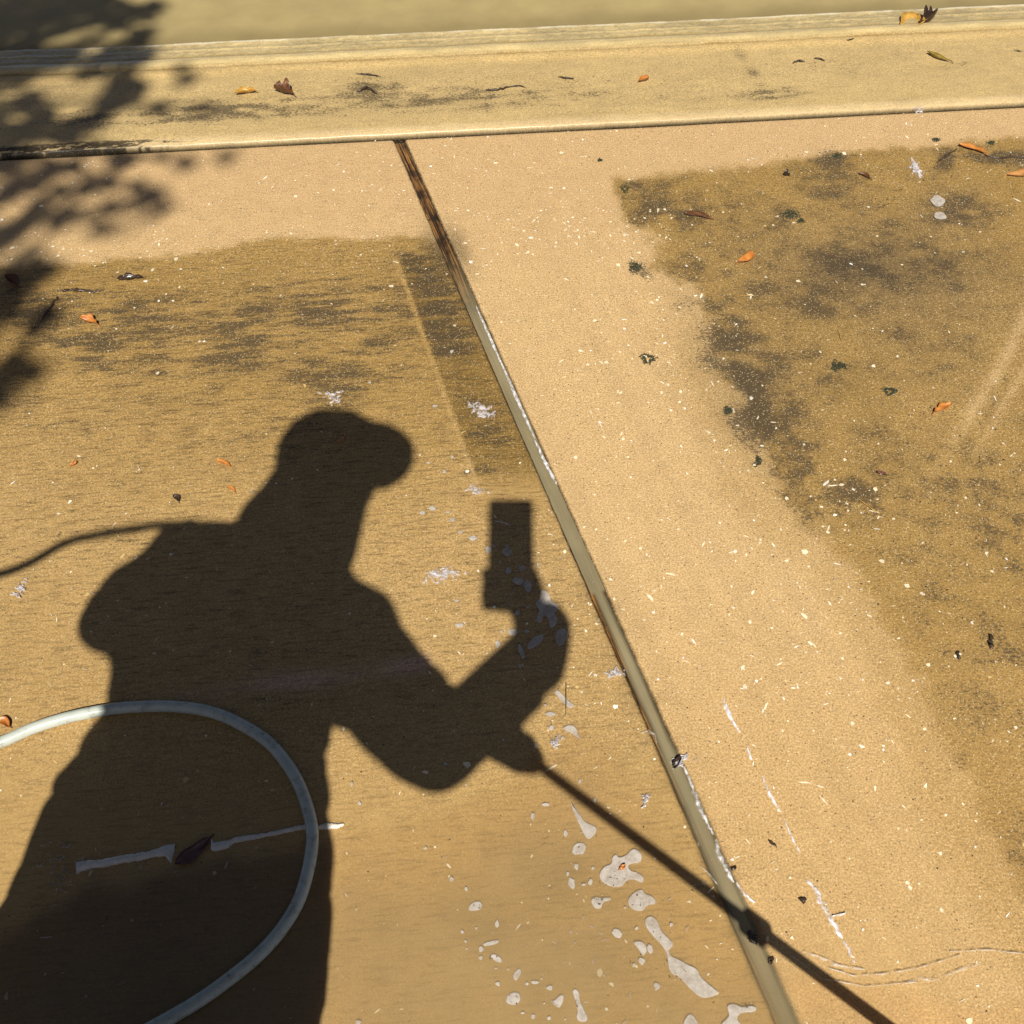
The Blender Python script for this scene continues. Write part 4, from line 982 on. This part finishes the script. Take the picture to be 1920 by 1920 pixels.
M_SKIN = simple("skin", (.42, .25, .17), .5, var=.12, scale=20)
M_SHIRT = simple("grey_work_shirt", (.12, .13, .15), .85, scale=40, bump=.002)
M_TROU = simple("dark_work_trousers", (.05, .055, .07), .9, scale=30, bump=.002)
M_CAP = simple("navy_cap", (.03, .035, .06), .8, scale=90)
M_BOOT = simple("black_rubber_boots", (.02, .02, .02), .4, scale=30)
M_PHONE = simple("black_phone_glass", (.012, .012, .014), .12, scale=10)
M_STEEL = simple("brushed_steel", (.35, .35, .36), .35, scale=200); M_STEEL.node_tree.nodes['Principled BSDF'].inputs['Metallic'].default_value = .9
M_BLK = simple("black_plastic", (.025, .025, .027), .45, scale=60)
M_YEL = simple("pressure_hose_black", (.03, .03, .03), .5, scale=40)

feet_y = -.10
person = empty("person", (-.46, feet_y, 0))
tag(person, "person in cap, grey work shirt and boots, holding a phone and a spray wand", "person")
inv = Matrix.Translation(Vector((.46, -feet_y, 0)))
def pfuse(name, bm, voxel, mat, smooth=2, folds=0.0):
    o = fuse(name, bm, voxel, mat, person, smooth)
    if folds:
        me = o.data; k = len(me.vertices); co = np.empty(k * 3, np.float32); me.vertices.foreach_get('co', co); co = co.reshape(-1, 3).astype(float)
        nr = np.empty(k * 3, np.float32); me.vertices.foreach_get('normal', nr); nr = nr.reshape(-1, 3)
        f = fbm(co[:, 0] * 9 + co[:, 1] * 5, co[:, 2] * 16 + co[:, 0] * 6, 301, 3) - .5
        f = np.abs(f) * 2 - .35
        co += nr * (f * folds)[:, None]; me.vertices.foreach_set('co', co.astype(np.float32).ravel()); me.update()
    o.data.transform(inv); return o
# joints (shadow pixel, height)
headC = S(603, 868, 1.64); neckB = S(550, 1035, 1.45)
shL, shR = S(300, 1075, 1.40), S(655, 1215, 1.36)
elL, elR = S(196, 1162, 1.20), S(818, 1402, 1.12)
haL = S(500, 1150, 1.06)
phC = S(957, 1020, 1.36)                       # provisional, replaced below
wrR = S(1015, 1190, 1.235)
hipL, hipR = S(318, 1440, .94), S(520, 1440, .94)
# the phone: upright across the line of sight, lens level with the camera
PW, PH, PT = .0785, .163, .0085
pc = CAM - FWD * (PT / 2 + .0035) - UPC * (.0455) + np.array([-.002, 0, 0])
# body: head, neck, arms, legs as one surface
b = bmesh.new()
cap_bm(b, headC, headC + np.array([.004, .004, -.055]), .088, .070)
face = np.array([.80, .60, 0.0]); side = np.array([-.60, .80, 0.0])      # looks towards the phone on the right
jaw = headC + face * .045 + np.array([0, 0, -.075])
cap_bm(b, headC + face * .03, jaw, .070, .045)
cap_bm(b, headC + face * .095 + np.array([0, 0, -.012]), headC + face * .110 + np.array([0, 0, -.038]), .009, .014)   # nose
cap_bm(b, jaw + face * .035 + side * .018 + np.array([0, 0, .020]), jaw + face * .035 - side * .018 + np.array([0, 0, .020]), .008, .008)
for s in (-1, 1): ell_bm(b, headC + side * .088 * s + np.array([0, 0, -.02]), (.018, .018, .032))
cap_bm(b, S(640, 935, 1.57), S(612, 1035, 1.49), spx(640, 935, 55), spx(612, 1035, 60))
cap_bm(b, S(668, 890, 1.60), S(672, 922, 1.585), spx(668, 890, 44), spx(672, 922, 32))
cap_bm(b, S(575, 950, 1.54), neckB, spx(575, 950, 82), spx(550, 1035, 96))
cap_bm(b, neckB, (shL + shR) / 2 + [0, 0, -.06], .085, .085)
cap_bm(b, shL, elL, .055, .045); cap_bm(b, elL, haL, .044, .03)
cap_bm(b, shR, elR, .055, .046); cap_bm(b, elR, wrR, .048, .032)
cap_bm(b, (shL + shR) / 2 + [0, 0, -.06], (hipL + hipR) / 2, .085, .085)
kneeL, kneeR = np.array([-.585, -.06, .50]), np.array([-.345, -.10, .50])
ankL, ankR = np.array([-.63, -.10, .09]), np.array([-.345, -.14, .09])
for h, kn, an in ((hipL, kneeL, ankL), (hipR, kneeR, ankR)):
    cap_bm(b, h, kn, .062, .055); cap_bm(b, kn, an, .058, .038)
# right hand: palm behind the phone's lower half, fingers round its edges
xr = np.array([1.0, 0, 0])
def onph(u, v, d): return pc + xr * u + UPC * v + FWD * d
palm0, palm1 = onph(.030, -.125, -.028), onph(.018, -.055, -.030)
cap_bm(b, wrR, palm0, .030, .026); cap_bm(b, palm0, palm1, .028, .024)
for i in range(4):                                             # four fingers over the left edge, towards the lens side
    v = -.089 + i * .0175 - .010
    kx = .010
    p0, p1, p2, p3 = onph(.012, v, -.026), onph(-PW / 2 - .001 - .003 * (i % 2), v + .002, -.016), onph(-PW / 2 - .003 - .002 * (i % 2), v + .004, .008), onph(-PW / 2 + .016, v + .004, .0125)
    cap_bm(b, p0, p1, .0095, .0088); cap_bm(b, p1, p2, .0086, .008); cap_bm(b, p2, p3, .008, .0068)
t0, t1, t2, t3 = onph(.034, -.105, -.022), onph(PW / 2 + .007, -.075, -.012), onph(PW / 2 + .001, -.050, .004), onph(PW / 2 - .006, -.034, .010)
cap_bm(b, t0, t1, .014, .0115); cap_bm(b, t1, t2, .011, .010); cap_bm(b, t2, t3, .010, .008)
# left hand round the gun's grip
gunA, gunB = S(500, 1150, 1.06), S(966, 1402, .99)
gd = (gunB - gunA) / np.linalg.norm(gunB - gunA); gs = np.cross(gd, [0, 0, 1]); gs /= np.linalg.norm(gs)
cap_bm(b, haL, haL + gd * .05 - gs * .012, .030, .028)
for i in range(4):
    q = haL + gd * (.015 + .021 * i)
    p0, p1, p2 = q - gs * .032 + np.array([0, 0, .012]), q + np.array([0, 0, .040]), q + gs * .030 + np.array([0, 0, .012])
    cap_bm(b, p0, p1, .0105, .0095); cap_bm(b, p1, p2, .0095, .0085); cap_bm(b, p2, p2 - gs * .012 - np.array([0, 0, .028]), .0085, .0075)
cap_bm(b, haL - gs * .03, haL + gd * .075 - gs * .036, .013, .009)
body = pfuse("body", b, .0055, M_SKIN)
for s in (-1, 1):
    bm = bmesh.new(); ell_bm(bm, headC + face * .090 + side * .031 * s + np.array([0, 0, .004]), (.012, .012, .012))
    me = bpy.data.meshes.new("eye"); bm.to_mesh(me); bm.free(); me.transform(inv); link("eye", me, simple("eye_white", (.7, .68, .62), .2, var=.05), person, True)
# shirt: torso, sleeves, loose back
b = bmesh.new()
def cpx(a, ra, c, rc, Ha, Hc): cap_bm(b, S(*a, Ha), S(*c, Hc), spx(*a, ra), spx(*c, rc))
cpx((420, 1125), 160, (545, 1180), 135, 1.33, 1.33)
cpx((335, 1060), 78, (560, 1090), 90, 1.40, 1.38)
cpx((300, 1085), 75, (225, 1150), 78, 1.38, 1.27)
cpx((395, 1200), 190, (410, 1330), 205, 1.25, 1.08)
cpx((550, 1190), 145, (440, 1330), 190, 1.24, 1.08)
cpx((400, 1330), 205, (385, 1440), 215, 1.08, .98)
cpx((480, 1330), 150, (445, 1470), 160, 1.06, .95)
cpx((635, 1212), 124, (690, 1265), 104, 1.33, 1.27)               # right shoulder and sleeve
cpx((690, 1265), 104, (818, 1388), 90, 1.27, 1.12)
cpx((818, 1388), 90, (905, 1345), 66, 1.12, 1.15)
cpx((905, 1345), 66, (998, 1240), 66, 1.15, 1.21)
cpx((998, 1240), 66, (1022, 1175), 50, 1.21, 1.24)
cpx((530, 1050), 115, (550, 1120), 120, 1.45, 1.38)               # collar
cpx((578, 888), 72, (533, 985), 95, 1.58, 1.50)
cpx((600, 955), 86, (572, 1045), 95, 1.54, 1.45)
cpx((345, 1000), 28, (330, 1030), 60, 1.47, 1.42)
cpx((228, 1150), 78, (212, 1152), 66, 1.26, 1.24)
pfuse("shirt", b, .010, M_SHIRT, 3, .018)
b = bmesh.new()
cpx((325, 1440), 196, (240, 1600), 205, .97, .80)
cpx((450, 1440), 150, (470, 1600), 165, .97, .80)
cpx((508, 1425), 104, (480, 1600), 150, .975, .80)
cpx((240, 1600), 205, (160, 1790), 212, .80, .60)
cpx((470, 1600), 165, (455, 1790), 178, .80, .60)
cap_bm(b, S(160, 1790, .60), ankL + [0, 0, .02], spx(160, 1790, 205), .085)
cap_bm(b, S(455, 1790, .60), ankR + [0, 0, .02], spx(455, 1790, 178), .085)
pfuse("trousers", b, .012, M_TROU, 3, .030)
for an, yaw in ((ankL, .15), (ankR, -.1)):
    b = bmesh.new(); dv = np.array([math.sin(yaw), math.cos(yaw), 0])
    cap_bm(b, an + [0, 0, .10], an, .062, .055); cap_bm(b, an * [1, 1, 0] + [0, 0, .048] - dv * .06, an * [1, 1, 0] + [0, 0, .046] + dv * .14, .047, .044)
    o = pfuse("boot", b, .008, M_BOOT, 2)
    mz = min(v.co.z for v in o.data.vertices)
    for v in o.data.vertices: v.co.z = max(v.co.z, .0045)
    for v in o.data.vertices: v.co.z -= .0035
# cap with a peak
b = bmesh.new()
cap_bm(b, headC + np.array([0, 0, .035]), headC + np.array([.01, 0, .02]) + face * .01, .092, .095)
cap_bm(b, S(640, 845, 1.70), S(620, 870, 1.66), spx(640, 845, 80), spx(620, 870, 92))
nv = np.array([0, 0, 1.0]) * .45 - SUN_D * .55; nv /= np.linalg.norm(nv)
av = np.cross([0, 1.0, 0], nv); av /= np.linalg.norm(av); bv = np.cross(nv, av)
RV = Matrix(((av[0], bv[0], nv[0], 0), (av[1], bv[1], nv[1], 0), (av[2], bv[2], nv[2], 0), (0, 0, 0, 1)))
for q, (rx, ry) in ((S(712, 856, 1.655), (.068, .068)), (S(690, 848, 1.665), (.070, .070)), (S(668, 850, 1.675), (.066, .074))):
    ell_bm(b, q, (rx, ry, .011), RV)
pfuse("cap", b, .006, M_CAP, 2)

# phone
ph = empty("phone", pc); tag(ph, "black phone held upright in the right hand of the standing person", "phone")
def rbox(name, mat, parent, sx, sy, sz, rad, M):
    bm = bmesh.new(); bmesh.ops.create_cube(bm, size=1.0, matrix=Matrix.Diagonal((sx, sy, sz, 1)))
    bmesh.ops.bevel(bm, geom=[e for e in bm.edges if abs((e.verts[0].co - e.verts[1].co).z) > sz * .5], offset=rad, segments=5, affect='EDGES')
    me = bpy.data.meshes.new(name); bm.to_mesh(me); bm.free(); me.transform(M); return link(name, me, mat, parent)
RM = Matrix(((1, 0, 0, 0), (0, UPC[1], -FWD[1], 0), (0, UPC[2], -FWD[2], 0), (0, 0, 0, 1)))
rbox("phone_case", M_BLK, ph, PW, PH, PT, .0035, RM)
rbox("screen", M_PHONE, ph, PW - .006, PH - .008, .0012, .003, RM @ Matrix.Translation((0, 0, PT / 2 + .0004)))
# spray gun and lance
gun = empty("spray_wand", tuple(gunA)); tag(gun, "black pressure washer gun with a long steel lance held in the left hand", "spray wand")
gi = np.array(gunA)
def part(name, P, R, mat, k=14):
    return link(name, mesh(*tube_geo(np.asarray(P) - gi, R, k), name), mat, gun, True)
tipP = gp(1975, 2180) + np.array([0, 0, .02]); ld = (tipP - gunB) / np.linalg.norm(tipP - gunB)
part("gun_body", [gunA - gd * .05, gunA, gunA + gd * .12, gunB - gd * .05, gunB], [.016, .020, .023, .020, .022], M_BLK)
part("fore_grip", [gunB - gd * .06, gunB - gd * .02, gunB + ld * .025, gunB + ld * .055, gunB + ld * .065], [.026, .030, .027, .017, .010], M_BLK)
part("trigger", [gunA + gd * .03 - [0, 0, .02], gunA + gd * .05 - [0, 0, .05], gunA + gd * .06 - [0, 0, .075]], [.008, .007, .005], M_BLK)
part("lance", [gunB + ld * .03, gunB + ld * .3, gunB + ld * .6, tipP], .0080, M_STEEL)
cpn = S(1405, 1752, 0); tt = None
# coupling where its shadow crosses the joint
best = min(np.linspace(.2, 1.0, 200), key=lambda q: abs(to_px((gunB + (tipP - gunB) * q - SUN_D * ((gunB + (tipP - gunB) * q)[2] / SUN_D[2]))[None])[0][0] - 1405))
cc = gunB + (tipP - gunB) * (best + .012)
part("coupling", [cc - ld * .030, cc - ld * .022, cc + ld * .014, cc + ld * .024], [.009, .0155, .0155, .009], M_BLK)
part("nozzle", [tipP - ld * .03, tipP, tipP + ld * .015], [.010, .010, .006], M_BLK)
# pressure hose over the left shoulder
hp = [gunA - gd * .05, S(455, 1120, 1.12) + [0, .10, 0], S(420, 1050, 1.36) + [0, .07, 0], S(360, 985, 1.49), S(300, 985, 1.475), S(200, 1000, 1.40), S(125, 1017, 1.30), S(62, 1052, 1.18), S(0, 1076, 1.06), S(-80, 1082, .92), S(-180, 1130, .62), S(-260, 1240, .30), S(-330, 1420, .06), gp(-420, 1560, .012), gp(-700, 1800, .012), gp(-1100, 2100, .012)]
hz = catmull(hp, 12); hz[:, 2] = np.maximum(hz[:, 2], .012)
o = link("pressure_hose", mesh(*tube_geo(hz, .0080, 12), "pressure_hose"), M_YEL, smooth=True)
tag(o, "black pressure washer hose running over the person's left shoulder to the ground", "hose")

# ------------------------------------------------------------------ the tree whose leaves shade the upper left
def tree():
    r = np.random.default_rng(5)
    root = empty("broadleaf_tree", (-4.2, -1.6, -.16)); tag(root, "broadleaf tree standing behind the viewpoint, shading the upper left of the driveway", "tree")
    o0 = np.array(root.location)
    m_b = simple("tree_bark", (.12, .09, .06), .9, scale=25, bump=.01); m_l = simple("tree_leaves", (.055, .09, .022), .5, scale=6, col2=(.09, .12, .03))
    K = [  # shadow pixel, radius px, leaf density
        (40, 10, 75, 1.0), (140, 12, 70, 1.0), (220, 20, 45, .9), (280, 12, 26, .7), (-60, 60, 90, 1.1), (20, 95, 60, 1.2), (110, 105, 50, 1.0), (215, 100, 42, 1.0), (258, 62, 26, .9), (265, 105, 26, .8), (60, 60, 30, .4), (160, 75, 24, .4),
        (235, 150, 34, 1.0), (215, 190, 38, 1.1), (250, 175, 26, .8), (175, 130, 28, .6), (30, 130, 60, 1.0), (-50, 170, 60, 1.0), (300, 208, 18, .9), (350, 150, 17, .8), (345, 128, 12, .6), (385, 203, 14, .35),
        (55, 195, 26, 1.0), (-10, 225, 26, 1.0), (80, 225, 26, 1.0), (20, 262, 30, 1.0), (130, 250, 34, 1.0), (180, 232, 28, 1.0), (70, 255, 22, .9),
        (15, 308, 24, .8), (130, 308, 20, .7), (60, 345, 22, .6), (205, 340, 18, .8), (350, 305, 16, .9), (240, 300, 18, .7), (95, 320, 20, .7), (160, 350, 20, .8), (30, 350, 26, .9), (110, 415, 22, .8), (215, 385, 16, .7), (310, 385, 12, .6), (60, 470, 18, .7), (255, 350, 14, .5), (424, 296, 14, .9), (300, 300, 14, .3), (205, 300, 16, .5),
        (282, 366, 22, 1.1), (250, 382, 16, .6), (70, 395, 24, .9), (110, 360, 16, .7), (0, 370, 22, .7), (175, 405, 17, .9), (190, 432, 16, .8), (280, 405, 12, .7), (30, 432, 24, .9), (-20, 455, 30, 1.1), (140, 392, 14, .5), (235, 432, 14, .4),
        (20, 520, 36, 1.2), (70, 512, 26, .9), (100, 505, 14, .5), (-20, 560, 40, 1.2), (25, 558, 22, .9), (92, 600, 18, 1.0), (62, 618, 18, .9), (80, 580, 12, .7), (25, 690, 30, 1.2), (60, 700, 20, 1.1), (-10, 720, 34, 1.2), (10, 745, 18, .8), (-50, 640, 40, 1.1), (15, 600, 16, .5),
        (-120, 320, 80, .9), (-140, 480, 80, 1.0), (-150, 120, 90, 1.0), (-160, 800, 70, .8), (60, -70, 90, 1), (200, -70, 70, 1), (330, -60, 50, .9), (-200, -60, 110, 1), (60, -160, 110, 1), (260, -170, 90, 1)]
    V, Fs = [], []; cents = []
    def leafq(c, L):
        a = r.normal(size=3); a /= np.linalg.norm(a); t = r.normal(size=3); t -= a * (t @ a); t /= np.linalg.norm(t)
        n = np.cross(a, t); w = L * r.uniform(.4, .55); i0 = len(V)
        V.extend([tuple(c - t * L / 2), tuple(c - t * L * .1 + n * w / 2 + a * .004), tuple(c + t * L * .25 + n * w * .38), tuple(c + t * L / 2), tuple(c + t * L * .25 - n * w * .38), tuple(c - t * L * .1 - n * w / 2 + a * .004)])
        Fs.append((i0, i0 + 1, i0 + 2, i0 + 3)); Fs.append((i0, i0 + 3, i0 + 4, i0 + 5))
    for (x, y, rad, den) in K:
        H = r.uniform(3.8, 5.2)
        c = sunpt(x, y, H); R = rad * (1.12 if rad < 32 else .94) * mpp(x, max(y, -100)); cents.append((c, R))
        n = int(den * 100 * (R / .05) ** 1.8)
        for _ in range(min(n, 2600)):
            d = r.normal(size=3); d /= np.linalg.norm(d); d *= R * r.random() ** (1 / 3) * np.array([1, 1.2, 1.2])
            leafq(c + d, r.uniform(.035, .06))
    # the rest of the crown, off to the left of the picture
    for _ in range(95):
        c = np.array([r.uniform(-6.2, -2.75), r.uniform(-3.4, .9), r.uniform(3.0, 6.6)])
        if np.linalg.norm((c - [-4.3, -1.4, 4.7]) / [2.1, 2.2, 2.0]) > 1: continue
        g0 = c - SUN_D * (c[2] / SUN_D[2]); qx, qy = to_px(g0[None])
        if -90 < qx[0] < 2000 and g0[1] < 3.6: continue
        cents.append((c, .3))
        for _ in range(110):
            d = r.normal(size=3); d /= np.linalg.norm(d); leafq(c + d * .36 * r.random() ** (1 / 3), r.uniform(.05, .08))
    V = np.array(V) - o0
    link("crown", mesh(V, Fs, "crown"), m_l, root)
    # trunk with limbs reaching into the clumps
    P = np.array([(0, 0, 0), (.05, .05, .9), (.0, .1, 1.8), (.1, .05, 2.6), (.15, .1, 3.6), (.1, .2, 4.8), (.15, .2, 6.0)])
    geos = [tube_geo(catmull(P, 5), np.linspace(.20, .04, 31), 12)]
    limbs = []
    for tgt in ((-1.75, -.6, 3.9), (-1.65, .15, 4.0), (-2.1, -1.0, 3.6), (-5.8, -1.5, 4.6), (-4.4, -3.0, 4.8), (-4.6, .4, 4.7)):
        a = o0 + np.array([.08, .08, 2.4 + r.uniform(0, .7)]); bq = np.array(tgt); m = (a + bq) / 2 + [0, 0, .35]
        Q = catmull([a, m, bq], 8); limbs.append(Q); geos.append(tube_geo(Q - o0, np.linspace(.075, .018, len(Q)), 8))
    allp = np.concatenate(limbs)
    for c, R in cents:
        d = np.linalg.norm(allp - c, axis=1); k = int(np.argmin(d + .15 * (allp[:, 2] > c[2])))
        if d[k] < 1.6:
            a = allp[k]; m = (a + c) / 2 + [0, 0, .05]; geos.append(tube_geo(catmull([a, m, c], 4) - o0, np.linspace(.010, .004, 9), 5))
    link("trunk", mesh(*merge(geos), "trunk"), m_b, root, True)
tree()
